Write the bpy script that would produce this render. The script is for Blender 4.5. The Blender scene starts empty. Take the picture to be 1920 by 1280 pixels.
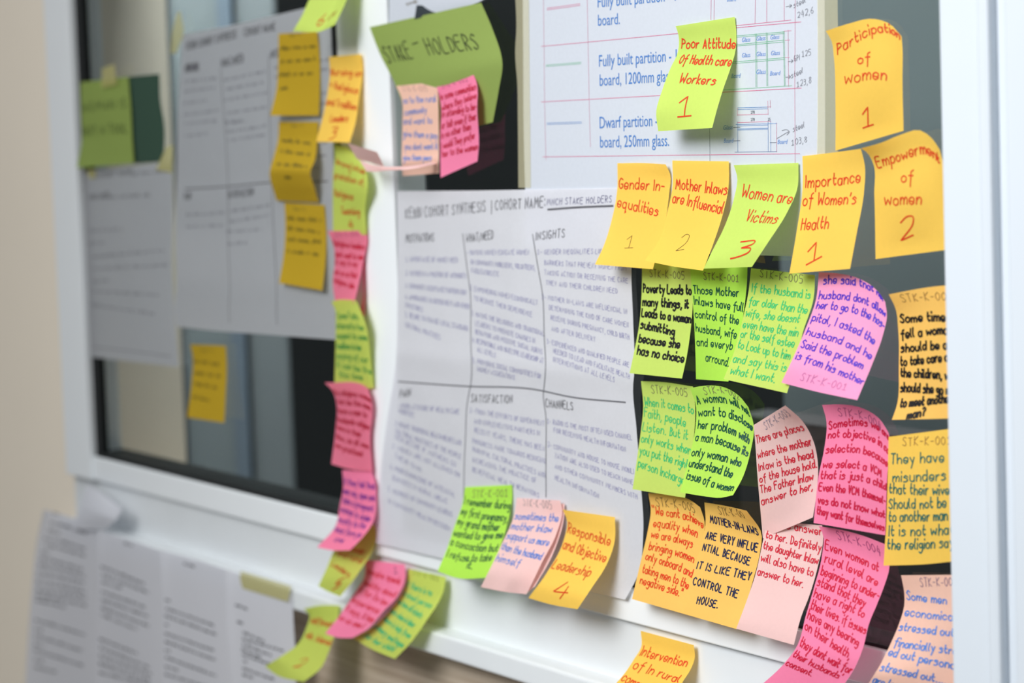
import bpy, bmesh, math, random
import numpy as np
from mathutils import Vector, Matrix

SC = bpy.context.scene
COL = SC.collection

# ------------------------------------------------------------------ camera
FPX, PX = 3733.0, 960.0                     # focal length and principal column in pixels of a 1920 frame
VH = np.array([-2100.0, 295.0])             # where the horizontals of the window run to
VV = np.array([3017.0, 59950.0])            # where its verticals run to
_k = (VH[0] - PX) * (VV[0] - PX) + FPX ** 2
_a, _b, _c = 1.0, -(VH[1] + VV[1]), VH[1] * VV[1] + _k
PY = (-_b - math.sqrt(_b * _b - 4 * _a * _c)) / 2
def _unit(v): return v / np.linalg.norm(v)
_nx = _unit(np.array([VH[0] - PX, VH[1] - PY, FPX]))         # world -X in camera axes (x right, y down, z forward)
_nz = np.array([VV[0] - PX, VV[1] - PY, FPX]); _nz = _unit(_nz - _nx * _nz.dot(_nx))   # world -Z
AX, AZ = -_nx, -_nz
AY = np.cross(AZ, AX)                                        # world Y, into the wall
R = np.array([AX, AY, AZ])                                   # camera vector -> world vector: R @ v
D0 = 0.974
CAM = np.array([0.0, -D0, 1.35])
cd = bpy.data.cameras.new('camera'); cam = bpy.data.objects.new('camera', cd); COL.objects.link(cam)
cd.sensor_width = 36.0; cd.lens = FPX / 1920 * 36.0
cd.shift_y = -(640.0 - PY) / 1920.0
cx_, cy_, cz_ = R @ np.array([1, 0, 0]), R @ np.array([0, -1, 0]), R @ np.array([0, 0, -1])
cam.matrix_world = Matrix(((cx_[0], cy_[0], cz_[0], CAM[0]), (cx_[1], cy_[1], cz_[1], CAM[1]), (cx_[2], cy_[2], cz_[2], CAM[2]), (0, 0, 0, 1)))
cd.clip_start = 0.01
SC.camera = cam

def ray(px, py): return R @ np.array([(px - PX) / FPX, (py - PY) / FPX, 1.0])
def at(px, py, Y=0.0):
    d = ray(px, py); return CAM + d * ((Y - CAM[1]) / d[1])
def at_x(px, py, X):
    d = ray(px, py); return CAM + d * ((X - CAM[0]) / d[0])
cd.dof.use_dof = True
_p = at(1400, 560); cd.dof.focus_distance = float((_p - CAM) @ (R @ np.array([0, 0, 1.0])))
cd.dof.aperture_fstop = 4.6

# ------------------------------------------------------------------ world and light
SC.view_settings.view_transform = 'Standard'; SC.view_settings.look = 'None'
SC.view_settings.gamma = 1.0; SC.view_settings.use_curve_mapping = False
SC.view_settings.exposure = 0.06
w = bpy.data.worlds.new('room_light'); SC.world = w; w.use_nodes = True
nt = w.node_tree; nt.nodes.clear()
out = nt.nodes.new('ShaderNodeOutputWorld'); bg = nt.nodes.new('ShaderNodeBackground')
tc = nt.nodes.new('ShaderNodeTexCoord'); sp = nt.nodes.new('ShaderNodeSeparateXYZ')
rp = nt.nodes.new('ShaderNodeValToRGB')
rp.color_ramp.elements[0].position = 0.0; rp.color_ramp.elements[0].color = (.10, .11, .12, 1)
rp.color_ramp.elements[1].position = 0.85; rp.color_ramp.elements[1].color = (.95, .98, 1.0, 1)
e = rp.color_ramp.elements.new(0.12); e.color = (.16, .165, .18, 1)
nt.links.new(tc.outputs['Generated'], sp.inputs[0]); nt.links.new(sp.outputs['Z'], rp.inputs[0])
nt.links.new(rp.outputs[0], bg.inputs[0]); nt.links.new(bg.outputs[0], out.inputs[0])
bg.inputs[1].default_value = 0.7

def area(name, loc, target, size, power, color):
    l = bpy.data.lights.new(name, 'AREA'); l.shape = 'RECTANGLE'; l.size, l.size_y = size; l.energy = power; l.color = color
    o = bpy.data.objects.new(name, l); COL.objects.link(o); o.location = loc
    o.rotation_euler = (Vector(target) - Vector(loc)).to_track_quat('-Z', 'Y').to_euler(); return o
area('ceiling_panel_light', (-1.0, -1.9, 2.5), (-1.15, 0, 1.25), (1.2, 1.2), 22, (1.0, .985, .97))
sl = bpy.data.lights.new('added_falloff_spot', 'SPOT'); sl.energy = 150; sl.spot_size = math.radians(48); sl.spot_blend = .9; sl.shadow_soft_size = .5; sl.color = (.98, .99, 1.0)  # added unseen spot, its narrow cone makes the light drop towards the left
so = bpy.data.objects.new('added_falloff_spot', sl); COL.objects.link(so); so.location = (-.72, -1.75, 2.2)
so.rotation_euler = (Vector((-.9, 0, 1.29)) - so.location).to_track_quat('-Z', 'Y').to_euler()
area('behind_glass_fill', (-2.15, .2, 2.45), (-2.15, .36, 1.3), (1.3, .1), 72, (.95, .98, 1.0))  # added unseen fill, brightens the panels behind the glass

# ------------------------------------------------------------------ materials
def lin(c):
    return tuple((x / 255 / 12.92 if x / 255 <= .04045 else ((x / 255 + .055) / 1.055) ** 2.4) for x in c) + (1.0,)
_M = {}
def principled(name, rgb, rough=.5, spec=.5, noise=0.0, nscale=20, bump=0.0, bscale=300):
    m = bpy.data.materials.new(name); m.use_nodes = True; nt = m.node_tree; b = nt.nodes['Principled BSDF']
    b.inputs['Base Color'].default_value = lin(rgb); b.inputs['Roughness'].default_value = rough
    b.inputs['Specular IOR Level'].default_value = spec
    if noise or bump:
        tc = nt.nodes.new('ShaderNodeTexCoord')
    if noise:
        n = nt.nodes.new('ShaderNodeTexNoise'); n.inputs['Scale'].default_value = nscale; n.inputs['Detail'].default_value = 5
        mr = nt.nodes.new('ShaderNodeMapRange'); mr.inputs['To Min'].default_value = 1 - noise; mr.inputs['To Max'].default_value = 1 + noise
        mx = nt.nodes.new('ShaderNodeVectorMath'); mx.operation = 'SCALE'; mx.inputs[0].default_value = lin(rgb)[:3]
        nt.links.new(tc.outputs['Object'], n.inputs['Vector']); nt.links.new(n.outputs['Fac'], mr.inputs['Value'])
        nt.links.new(mr.outputs[0], mx.inputs['Scale']); nt.links.new(mx.outputs[0], b.inputs['Base Color'])
    if bump:
        n2 = nt.nodes.new('ShaderNodeTexNoise'); n2.inputs['Scale'].default_value = bscale
        bp = nt.nodes.new('ShaderNodeBump'); bp.inputs['Strength'].default_value = bump; bp.inputs['Distance'].default_value = .001
        nt.links.new(tc.outputs['Object'], n2.inputs['Vector']); nt.links.new(n2.outputs['Fac'], bp.inputs['Height']); nt.links.new(bp.outputs[0], b.inputs['Normal'])
    return m
def paper(name, rgb, trans=.28, alpha=0.0, wrinkle=0.0, wscale=9):
    """thin paper: diffuse plus light passing through; alpha > 0 lets the surface behind show (masking tape)"""
    if name in _M: return _M[name]
    m = bpy.data.materials.new(name); m.use_nodes = True; nt = m.node_tree; nt.nodes.clear()
    out = nt.nodes.new('ShaderNodeOutputMaterial'); d = nt.nodes.new('ShaderNodeBsdfDiffuse'); t = nt.nodes.new('ShaderNodeBsdfTranslucent')
    mx = nt.nodes.new('ShaderNodeMixShader'); mx.inputs[0].default_value = trans
    tc = nt.nodes.new('ShaderNodeTexCoord'); n = nt.nodes.new('ShaderNodeTexNoise'); n.inputs['Scale'].default_value = 420; n.inputs['Detail'].default_value = 3
    mr = nt.nodes.new('ShaderNodeMapRange'); mr.inputs['To Min'].default_value = .96; mr.inputs['To Max'].default_value = 1.03
    sc = nt.nodes.new('ShaderNodeVectorMath'); sc.operation = 'SCALE'; sc.inputs[0].default_value = lin(rgb)[:3]
    nt.links.new(tc.outputs['Object'], n.inputs['Vector']); nt.links.new(n.outputs['Fac'], mr.inputs['Value']); nt.links.new(mr.outputs[0], sc.inputs['Scale'])
    for b in (d, t): nt.links.new(sc.outputs[0], b.inputs['Color'])
    if wrinkle:
        n2 = nt.nodes.new('ShaderNodeTexNoise'); n2.inputs['Scale'].default_value = wscale; n2.inputs['Detail'].default_value = 3
        bp = nt.nodes.new('ShaderNodeBump'); bp.inputs['Strength'].default_value = wrinkle; bp.inputs['Distance'].default_value = .02
        nt.links.new(tc.outputs['Object'], n2.inputs['Vector']); nt.links.new(n2.outputs['Fac'], bp.inputs['Height']); nt.links.new(bp.outputs[0], d.inputs['Normal'])
    nt.links.new(d.outputs[0], mx.inputs[1]); nt.links.new(t.outputs[0], mx.inputs[2]); last = mx
    if alpha:
        tr = nt.nodes.new('ShaderNodeBsdfTransparent'); m2 = nt.nodes.new('ShaderNodeMixShader'); m2.inputs[0].default_value = alpha
        nt.links.new(mx.outputs[0], m2.inputs[1]); nt.links.new(tr.outputs[0], m2.inputs[2]); last = m2
    nt.links.new(last.outputs[0], out.inputs[0]); _M[name] = m; return m
def glass(name):
    m = bpy.data.materials.new(name); m.use_nodes = True; nt = m.node_tree; nt.nodes.clear()
    out = nt.nodes.new('ShaderNodeOutputMaterial'); tr = nt.nodes.new('ShaderNodeBsdfTransparent'); tr.inputs[0].default_value = (.86, .89, .88, 1)
    gl = nt.nodes.new('ShaderNodeBsdfGlossy'); gl.inputs['Roughness'].default_value = .0
    lw = nt.nodes.new('ShaderNodeLayerWeight'); lw.inputs[0].default_value = .5; mx = nt.nodes.new('ShaderNodeMixShader')
    pw = nt.nodes.new('ShaderNodeMath'); pw.operation = 'POWER'; pw.inputs[1].default_value = 5.0          # Schlick's rule, the same from both faces
    ma = nt.nodes.new('ShaderNodeMath'); ma.operation = 'MULTIPLY_ADD'; ma.inputs[1].default_value = .96; ma.inputs[2].default_value = .04
    nt.links.new(lw.outputs['Facing'], pw.inputs[0]); nt.links.new(pw.outputs[0], ma.inputs[0]); nt.links.new(ma.outputs[0], mx.inputs[0]); nt.links.new(tr.outputs[0], mx.inputs[1]); nt.links.new(gl.outputs[0], mx.inputs[2]); nt.links.new(mx.outputs[0], out.inputs[0])
    return m
def ink(rgb, strength=1.0):
    key = 'ink_%d_%d_%d' % rgb
    if key not in _M: _M[key] = principled(key, rgb, .55, .25)
    return _M[key]

# ------------------------------------------------------------------ object helpers
def link(name, verts, faces, mat, parent=None, smooth=False):
    me = bpy.data.meshes.new(name); me.from_pydata([tuple(map(float, v)) for v in verts], [], faces); me.update()
    if smooth: me.polygons.foreach_set('use_smooth', [True] * len(me.polygons))
    me.materials.append(mat); o = bpy.data.objects.new(name, me); COL.objects.link(o)
    if parent is not None: o.parent = parent
    return o
def boxes(name, bl, mat, parent=None, bevel=0.0, seg=2):
    bm = bmesh.new()
    for x0, x1, y0, y1, z0, z1 in bl:
        r = bmesh.ops.create_cube(bm, size=1.0)
        for v in r['verts']: v.co = Vector(((x0 + x1) / 2 + v.co.x * (x1 - x0), (y0 + y1) / 2 + v.co.y * (y1 - y0), (z0 + z1) / 2 + v.co.z * (z1 - z0)))
    if bevel: bmesh.ops.bevel(bm, geom=list(bm.edges), offset=bevel, segments=seg, affect='EDGES', profile=.5)
    me = bpy.data.meshes.new(name); bm.to_mesh(me); bm.free(); me.materials.append(mat)
    if bevel: me.polygons.foreach_set('use_smooth', [False] * len(me.polygons))
    o = bpy.data.objects.new(name, me); COL.objects.link(o)
    if parent is not None: o.parent = parent
    return o
def structure(o): o['kind'] = 'structure'; return o
def tag(o, label, cat, group=None):
    o['label'] = label; o['category'] = cat
    if group: o['group'] = group
    return o

# ------------------------------------------------------------------ the setting
M_white = principled('white_enamelled_frame', (212, 220, 228), .32, .5, .012, 30)
M_sash = principled('white_sash_metal', (238, 243, 246), .28, .5, .01, 30)
M_sill = principled('grey_white_sill_metal', (226, 231, 234), .35, .5, .03, 25, .05, 120)
M_beige = principled('beige_painted_wall', (244, 234, 217), .8, .3, .03, 6, .15, 500)
M_gask = principled('black_rubber_gasket', (28, 30, 31), .6, .3)
M_glass = glass('window_glass')
EYE = CAM[2]
YF = -0.004                                             # front of sash and mullion
z_gb = at(1150, 1096, YF)[2]                            # bottom of the glass
z_rb = at(1150, 1158, YF)[2]                            # bottom of the sash rail
z_gray = at(785, 1176, -.015)[2]; z_lip = at(785, 1219, -.015)[2]    # sill lip, top and bottom of its front
z_top = z_gb + .80
xl0, xl1 = at(118, 640, YF)[0], at(165, 640, YF)[0]     # left jamb
xm0, xm1 = at(672, 150, YF)[0], at(730, 150, YF)[0]     # mullion
xs0 = at(633, 150, 0)[0]                                # stile of the left sash
xr0 = at(1772, 640, -.042)[0]                           # right jamb, its near edge
xr1, xr2, xr3 = at(1851, 640, -.042)[0], at(1866, 640, -.046)[0], at(1900, 640, -.042)[0]
xr4 = xr3 + .06
win = bpy.data.objects.new('window_1', None); COL.objects.link(win); win['kind'] = 'structure'; win.location = (0, 0, 0)
boxes('bottom_rail', [(xl0, xr0 + .03, YF, .03, z_rb, z_gb)], M_sash, win, .0012)
boxes('left_jamb', [(xl0, xl1, YF - .004, .03, z_rb, z_top + .04)], M_sash, win, .0015)
boxes('mullion', [(xm0, xm1, YF, .03, z_gb, z_top)], M_sash, win, .0012)
boxes('sash_stile', [(xs0, xm0, .0005, .03, z_gb, z_top)], M_sill, win, .0008)
boxes('right_jamb', [(xr0, xr1, -.042, .03, z_lip - .02, z_top + .04), (xr1, xr2, -.047, .03, z_lip - .02, z_top + .04),
                     (xr2, xr3, -.040, .03, z_lip - .02, z_top + .04), (xr3, xr4, -.046, .03, z_lip - .02, z_top + .04)], M_white, win, .002)
boxes('top_rail', [(xl0, xr0 + .03, YF, .03, z_top, z_top + .04)], M_sash, win, .0012)
boxes('frame_face', [(xl0, xr0 + .03, .002, .03, z_gray, z_rb)], M_sill, win)
boxes('sill_lip', [(xl0, xr0 + .03, -.015, .03, z_lip, z_gray)], M_sill, win, .0028, 3)
gz = .0042
boxes('gasket', [(xl1, xs0, -.001, .031, z_gb, z_gb + gz), (xl1, xl1 + .012, -.0005, .008, z_gb, z_top),
                 (xs0 - .0055, xs0, -.001, .008, z_gb, z_top), (xm1, xr0 + .02, .0005, .031, z_gb, z_gb + .002)], M_gask, win)
boxes('glass_pane', [(xl1, xs0, .0040, .0042, z_gb, z_top)], M_glass, win)
boxes('glass_pane', [(xm1, xr0 + .03, .0010, .0012, z_gb, z_top)], M_glass, win)

WF = .012
structure(boxes('wall_front', [(-4.2, xl0, WF, .14, 0, 2.6), (xl0, xr4, WF, .14, z_top + .04, 2.6), (xr4, .9, WF, .14, 0, 2.6)], M_beige))
M_board = principled('limed_wood_board', (186, 171, 152), .6, .3)
_nt = M_board.node_tree; _tc = _nt.nodes.new('ShaderNodeTexCoord'); _mp = _nt.nodes.new('ShaderNodeMapping'); _mp.inputs['Scale'].default_value = (3, 3, 90)
_n = _nt.nodes.new('ShaderNodeTexNoise'); _n.inputs['Scale'].default_value = 2.2; _n.inputs['Detail'].default_value = 6; _r = _nt.nodes.new('ShaderNodeValToRGB')
_r.color_ramp.elements[0].position = .3; _r.color_ramp.elements[0].color = lin((166, 148, 128)); _r.color_ramp.elements[1].position = .7; _r.color_ramp.elements[1].color = lin((198, 184, 166))
_nt.links.new(_tc.outputs['Object'], _mp.inputs[0]); _nt.links.new(_mp.outputs[0], _n.inputs['Vector']); _nt.links.new(_n.outputs['Fac'], _r.inputs[0]); _nt.links.new(_r.outputs[0], _nt.nodes['Principled BSDF'].inputs['Base Color'])
structure(boxes('wall_lower', [(xl0, xr4, WF, .14, 0, z_lip + .004)], M_board))       # the board below the sill
structure(boxes('floor', [(-4.2, .9, -2.6, 1.6, -.02, 0)], principled('grey_tiled_floor', (150, 146, 140), .4, .4, .05, 3)))
# the dark room seen through the panes
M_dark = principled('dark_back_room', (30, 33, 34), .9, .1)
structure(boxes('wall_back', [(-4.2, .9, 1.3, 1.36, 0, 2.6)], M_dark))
def panel(n, x0, x1, Y, rgb, th=.004, y0=760, z0=.3, z1=2.3):
    a, b = at(x0, y0, Y)[0], at(x1, y0, Y)[0]
    structure(boxes('trim_%d' % n, [(a, b, Y, Y + th, z0, z1)], principled('back_panel_%d' % n, rgb, .7, .2, .05, 4)))
panel(1, 186, 238, .40, (188, 214, 228)); panel(2, 238, 339, .41, (90, 87, 79)); panel(3, 349, 438, .42, (126, 136, 142))
panel(4, 438, 461, .41, (112, 126, 142)); panel(5, 473, 542, .42, (124, 132, 138))
panel(6, 742, 765, .41, (76, 80, 88)); panel(7, 775, 808, .42, (92, 98, 98))
panel(8, 1470, 1990, .42, (112, 122, 126))
structure(boxes('trim_9', [(at(1440, 760, .38)[0], at(2000, 760, .38)[0], 0.34, .38, .3, at(1700, 820, .34)[2])], principled('dark_low_panel', (62, 62, 64), .7, .2)))
# ------------------------------------------------------------------ handwriting: single-stroke letters on a grid (x, y; base line 3, x-height 7, capitals A)
G = {
'a': '46 27 06 04 13 33 46/47 43', 'b': '0A 03/05 27 46 44 23 04', 'c': '46 27 06 04 23 44', 'd': '46 27 06 04 23 45/4A 43',
'e': '05 45 46 27 06 04 23 44', 'f': '4A 29 27 21/07 47', 'g': '46 27 06 14 34 46/47 42 20 01', 'h': '0A 03/05 27 46 43',
'i': '07 03/09 0A', 'j': '27 21 10 01/29 2A', 'k': '0A 03/37 05 33', 'l': '0A 04 13', 'm': '07 03/05 27 36 33/35 57 66 63',
'n': '07 03/05 27 46 43', 'o': '27 06 04 23 44 46 27', 'p': '07 00/06 27 46 44 23 04', 'q': '46 27 06 04 23 44/47 40 51',
'r': '07 03/05 27 37', 's': '46 27 06 35 44 23 03', 't': '1A 14 23 34/07 37', 'u': '07 04 23 44/47 43', 'v': '07 23 47',
'w': '07 13 36 53 67', 'x': '07 43/47 03', 'y': '07 24/47 10', 'z': '07 47 03 43',
'A': '03 2A 43/15 35', 'B': '0A 03/0A 29 38 07/07 36 34 03', 'C': '49 2A 08 05 23 44', 'D': '0A 03/0A 39 46 34 03', 'E': '4A 0A 03 43/07 37',
'F': '4A 0A 03/07 37', 'G': '49 2A 08 05 23 44 46/46 26', 'H': '0A 03/4A 43/07 47', 'I': '0A 03', 'J': '3A 34 13 04', 'K': '0A 03/4A 06 43',
'L': '0A 03 43', 'M': '03 1A 35 5A 63', 'N': '03 0A 43 4A', 'O': '2A 08 05 23 45 48 2A', 'P': '0A 03/0A 39 47 06', 'Q': '2A 08 05 23 45 48 2A/35 52',
'R': '0A 03/0A 39 47 06/16 43', 'S': '49 2A 08 36 44 23 04', 'T': '0A 4A/2A 23', 'U': '0A 05 23 45 4A', 'V': '0A 23 4A', 'W': '0A 13 37 53 6A',
'X': '0A 43/4A 03', 'Y': '0A 26 4A/26 23', 'Z': '0A 4A 03 43',
'0': '2A 08 05 23 45 48 2A', '1': '08 2A 23/03 43', '2': '09 2A 49 47 03 43', '3': '0A 39 38 17/17 36 34 13 03', '4': '2A 05 45/38 32',
'5': '4A 0A 07 37 45 33 03', '6': '3A 05 13 33 45 36 06', '7': '0A 4A 13', '8': '27 09 2A 49 27 05 23 45 27', '9': '48 2A 08 27 48 43',
'.': '03 13', ',': '13 01', '-': '06 36', ':': '04 05/08 09', "'": '1A 08', '"': '0A 08/2A 28', '/': '02 4A', '|': '1B 11', '!': '0A 06/03 04',
'?': '09 2A 48 26 25/23 24', '>': '06 56/38 56 34', '*': '07 25 07 26 08 27 16 28 15 07/06 27/08 25',
}
def _yy(ch): return int(ch, 16) - 3
def _smooth(p, n=4):
    """round the gentle bends of a stroke and keep its sharp corners"""
    p = np.array(p, float)
    if len(p) < 3: return p
    cuts = [0]
    for i in range(1, len(p) - 1):
        a, b = p[i] - p[i - 1], p[i + 1] - p[i]
        if a.dot(b) / (np.linalg.norm(a) * np.linalg.norm(b) + 1e-9) < -.15: cuts.append(i)
    cuts.append(len(p) - 1); out = []
    for s, t in zip(cuts, cuts[1:]):
        q = p[s:t + 1]
        if len(q) > 2: q = spline(q, n * (len(q) - 1) + 1)
        out.extend(q if not out else q[1:])
    return np.array(out)
def spline(pts, n):
    p = np.array(pts, float)
    if len(p) == 2:
        t = np.linspace(0, 1, n)[:, None]; return p[0] * (1 - t) + p[1] * t
    d = np.r_[0, np.cumsum(np.maximum(np.linalg.norm(np.diff(p, axis=0), axis=1), 1e-6))]
    m = np.zeros_like(p); m[0] = (p[1] - p[0]) / (d[1] - d[0]); m[-1] = (p[-1] - p[-2]) / (d[-1] - d[-2])
    for i in range(1, len(p) - 1):
        h0, h1 = d[i] - d[i - 1], d[i + 1] - d[i]
        m[i] = ((p[i] - p[i - 1]) / h0 * h1 + (p[i + 1] - p[i]) / h1 * h0) / (h0 + h1)
    s = np.linspace(0, d[-1], n); k = np.clip(np.searchsorted(d, s, 'right') - 1, 0, len(p) - 2)
    h = (d[k + 1] - d[k])[:, None]; t = ((s - d[k])[:, None]) / h
    return (2*t**3-3*t**2+1)*p[k] + (t**3-2*t**2+t)*h*m[k] + (-2*t**3+3*t**2)*p[k+1] + (t**3-t**2)*h*m[k+1]
GS = {}
for ch, s in G.items():
    st = [[(int(q[0]), _yy(q[1])) for q in part.split()] for part in s.split('/')]
    GS[ch] = ([_smooth(q) for q in st], max(x for q in st for x, y in q))

class Sheet:
    """a sheet of paper stuck to the window: its four edges run through the given points, and it lifts off the glass
    as its side edges leave the upright (base, most: lift in mm)"""
    def __init__(s, name, L, Rr, mat, T=(), B=(), base=1.0, most=30.0, dL=None, dR=None, bow=1.0, nu=14, nv=22, crease=None):
        L, Rr = [tuple(p) for p in L], [tuple(p) for p in Rr]
        T = [L[0]] + list(T) + [Rr[0]]; B = [L[-1]] + list(B) + [Rr[-1]]
        U, V = np.linspace(0, 1, nu), np.linspace(0, 1, nv)
        cL, cR, cT, cB = spline(L, nv), spline(Rr, nv), spline(T, nu), spline(B, nu)
        u, v = U[None, :, None], V[:, None, None]
        s.pix = ((1 - v) * cT[None] + v * cB[None] + (1 - u) * cL[:, None] + u * cR[:, None]
                 - ((1 - u) * (1 - v) * cT[0] + u * (1 - v) * cT[-1] + (1 - u) * v * cB[0] + u * v * cB[-1]))
        def lift(c, given):
            if given is not None: return np.interp(V, np.linspace(0, 1, len(given)), given)
            X = max(at(p[0], p[1], -base / 1000)[0] for p in c)
            d = np.array([-at_x(p[0], p[1], X)[1] * 1000 for p in c]); d = np.clip(d, base, base + most)
            return np.convolve(np.r_[d[0], d[0], d, d[-1], d[-1]], [.1, .2, .4, .2, .1], 'valid')
        a, b = lift(cL, dL), lift(cR, dR)
        s.d = a[:, None] * (1 - U) + b[:, None] * U + bow * np.sin(np.pi * U)[None] * np.sin(np.pi * np.clip(V * 1.1, 0, 1))[:, None]
        if crease: s.d = s.d + crease(U[None, :], V[:, None])
        s.P = np.array([[at(s.pix[j, i, 0], s.pix[j, i, 1], -s.d[j, i] / 1000) for i in range(nu)] for j in range(nv)])
        s.nu, s.nv = nu, nv
        f = [(j * nu + i, (j + 1) * nu + i, (j + 1) * nu + i + 1, j * nu + i + 1) for j in range(nv - 1) for i in range(nu - 1)]
        s.obj = link(name, s.P.reshape(-1, 3), f, mat, None, True); s.inks = {}
    def grid(s, A, uv):
        x = np.clip(uv[:, 0], -.05, 1.05) * (s.nu - 1); y = np.clip(uv[:, 1], -.05, 1.05) * (s.nv - 1)
        i = np.clip(x.astype(int), 0, s.nu - 2); j = np.clip(y.astype(int), 0, s.nv - 2); fx = (x - i)[:, None]; fy = (y - j)[:, None]
        return A[j, i]*(1-fx)*(1-fy) + A[j, i+1]*fx*(1-fy) + A[j+1, i]*(1-fx)*fy + A[j+1, i+1]*fx*fy
    def uv(s, p):
        q = np.array([[.5, .5]]); e = 1e-3
        for _ in range(14):
            c = s.grid(s.pix, q)[0]; r = np.array(p, float) - c
            J = np.stack([(s.grid(s.pix, q + [[e, 0]])[0] - c) / e, (s.grid(s.pix, q + [[0, e]])[0] - c) / e], 1)
            q = q + np.clip(np.linalg.solve(J + 1e-6 * np.eye(2), r), -.3, .3)[None]
            q = np.clip(q, -.04, 1.04)
        return q[0]
    def frame(s, p0, p1, h):
        a, b = s.uv(p0), s.uv(p1); e = 1e-3; a[0] = max(a[0], .035); b[0] = min(b[0], .985); m = (a + b) / 2
        dv = np.linalg.norm((s.grid(s.pix, np.array([m + [0, e]]))[0] - s.grid(s.pix, np.array([m]))[0]) / e)
        return a, b - a, np.array([0, -h / dv])
    def strokes(s, part, rgb, lines, width):
        V, F = s.inks.setdefault((part, rgb), ([], []))
        for uv in lines:
            uv = np.asarray(uv, float)
            if len(uv) < 2: continue
            sg = np.linalg.norm(np.diff(uv, axis=0), axis=1); k = np.maximum(1, np.ceil(sg / .016)).astype(int)       # short steps, so that the ink follows the paper
            uv = np.concatenate([uv[i] + (uv[i + 1] - uv[i]) * np.linspace(0, 1, n, endpoint=False)[:, None] for i, n in enumerate(k)] + [uv[-1:]])
            uv = uv[(np.abs(uv - .5) < .498).all(1)]
            if len(uv) < 2: continue
            e = .004; P = s.grid(s.P, uv)
            tu = s.grid(s.P, uv + [[e, 0]]) - s.grid(s.P, uv - [[e, 0]]); tv = s.grid(s.P, uv + [[0, e]]) - s.grid(s.P, uv - [[0, e]])
            n = np.cross(tu, tv); n /= np.linalg.norm(n, axis=1)[:, None] + 1e-12
            n *= np.where((n * (CAM - P)).sum(1) < 0, -1, 1)[:, None]
            t = np.gradient(P, axis=0); t /= np.linalg.norm(t, axis=1)[:, None] + 1e-12
            P = P.copy(); P[0] -= t[0] * width * .0003; P[-1] += t[-1] * width * .0003
            sd = np.cross(t, n) * width / 2000; o = P + n * .00022; k = len(V)
            V.extend(o - sd); V.extend(o + sd); m = len(o)
            F.extend((k + i, k + i + 1, k + m + i + 1, k + m + i) for i in range(m - 1))
    def write(s, text, p0, p1, h, rgb, width, part='handwriting', rnd=None, slant=0.0, wob=.25):
        rnd = rnd or random.Random(text); a, along, up = s.frame(p0, p1, h)
        x, items = 0.0, []; gap = 2.7 if text.upper() == text else 2.2
        for ch in text:
            if ch == ' ': x += 3.8; continue
            st, wd = GS.get(ch, GS['.']); items.append((x, st)); x += wd + gap
        tot = max(x - gap, 1.0); L = []
        for x0, st in items:
            dy, sc, sk = rnd.uniform(-wob, wob), rnd.uniform(.92, 1.08), rnd.uniform(-.05, .05) + slant
            for q in st:
                y = q[:, 1] * sc + dy; xx = x0 + q[:, 0] + y * sk
                L.append(a + (xx / tot)[:, None] * along + (y / 7)[:, None] * up)
        s.strokes(part, rgb, L, width)
    def scribble(s, p0, p1, h, rgb, width, part='handwriting', seed=0):
        """a line of handwriting too blurred in the photograph to read: only its word shapes"""
        rnd = random.Random(seed); a, along, up = s.frame(p0, p1, h); n = max(8, int(math.dist(p0, p1) / (h * .33))); i = 0; L = []
        while i < n:
            k = min(rnd.randint(3, 9), n - i)
            if k > 1:
                q = [a + along * ((i + j * .5 + rnd.uniform(-.1, .1)) / n) + up * ((.55 if j % 2 else 0) + rnd.uniform(-.1, .12) + (.4 if rnd.random() < .12 else 0)) for j in range(2 * k - 1)]
                L.append(spline(q, 4 * len(q)))
            i += k + 1
        s.strokes(part, rgb, L, width)
    def line(s, pts, rgb, width, part='ruled_line'):
        q = np.array([s.uv(p) for p in pts]); s.strokes(part, rgb, [spline(q, max(8, 6 * len(q)))], width)
    def print(s, text, p0, p1, h, rgb, part='printed_text', shear=0.0):
        a, along, up = s.frame(p0, p1, h)
        c = bpy.data.curves.new('t', 'FONT'); c.body = text; c.size = 1.0; c.shear = shear; c.resolution_u = 3
        o = bpy.data.objects.new('t', c); COL.objects.link(o); dg = bpy.context.evaluated_depsgraph_get(); dg.update()
        me = bpy.data.meshes.new_from_object(o.evaluated_get(dg)); v = np.array([x.co[:] for x in me.vertices]); fs = [tuple(p.vertices) for p in me.polygons]
        bpy.data.objects.remove(o); bpy.data.curves.remove(c); bpy.data.meshes.remove(me)
        v[:, 0] -= v[:, 0].min(); tot = v[:, 0].max()
        uv = a + (v[:, :1] / tot) * along + (v[:, 1:2] / .69) * up
        e = .004; P = s.grid(s.P, uv); tu = s.grid(s.P, uv + [[e, 0]]) - P; tv = s.grid(s.P, uv + [[0, e]]) - P
        n = np.cross(tu, tv); n /= np.linalg.norm(n, axis=1)[:, None] + 1e-12; n *= np.where((n * (CAM - P)).sum(1) < 0, -1, 1)[:, None]
        V, F = s.inks.setdefault((part, rgb), ([], [])); k = len(V); V.extend(P + n * .00022); F.extend(tuple(k + i for i in f) for f in fs)
    def done(s, label, cat, group=None, names=None):
        tag(s.obj, label, cat, group)
        for (part, rgb), (V, F) in s.inks.items():
            if F: link(part.split('#')[0], V, F, ink(rgb), s.obj)
        return s.obj
def cv(off, sc, *pts): return [(off[0] + x / sc, off[1] + y / sc) for x, y in pts]

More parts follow.
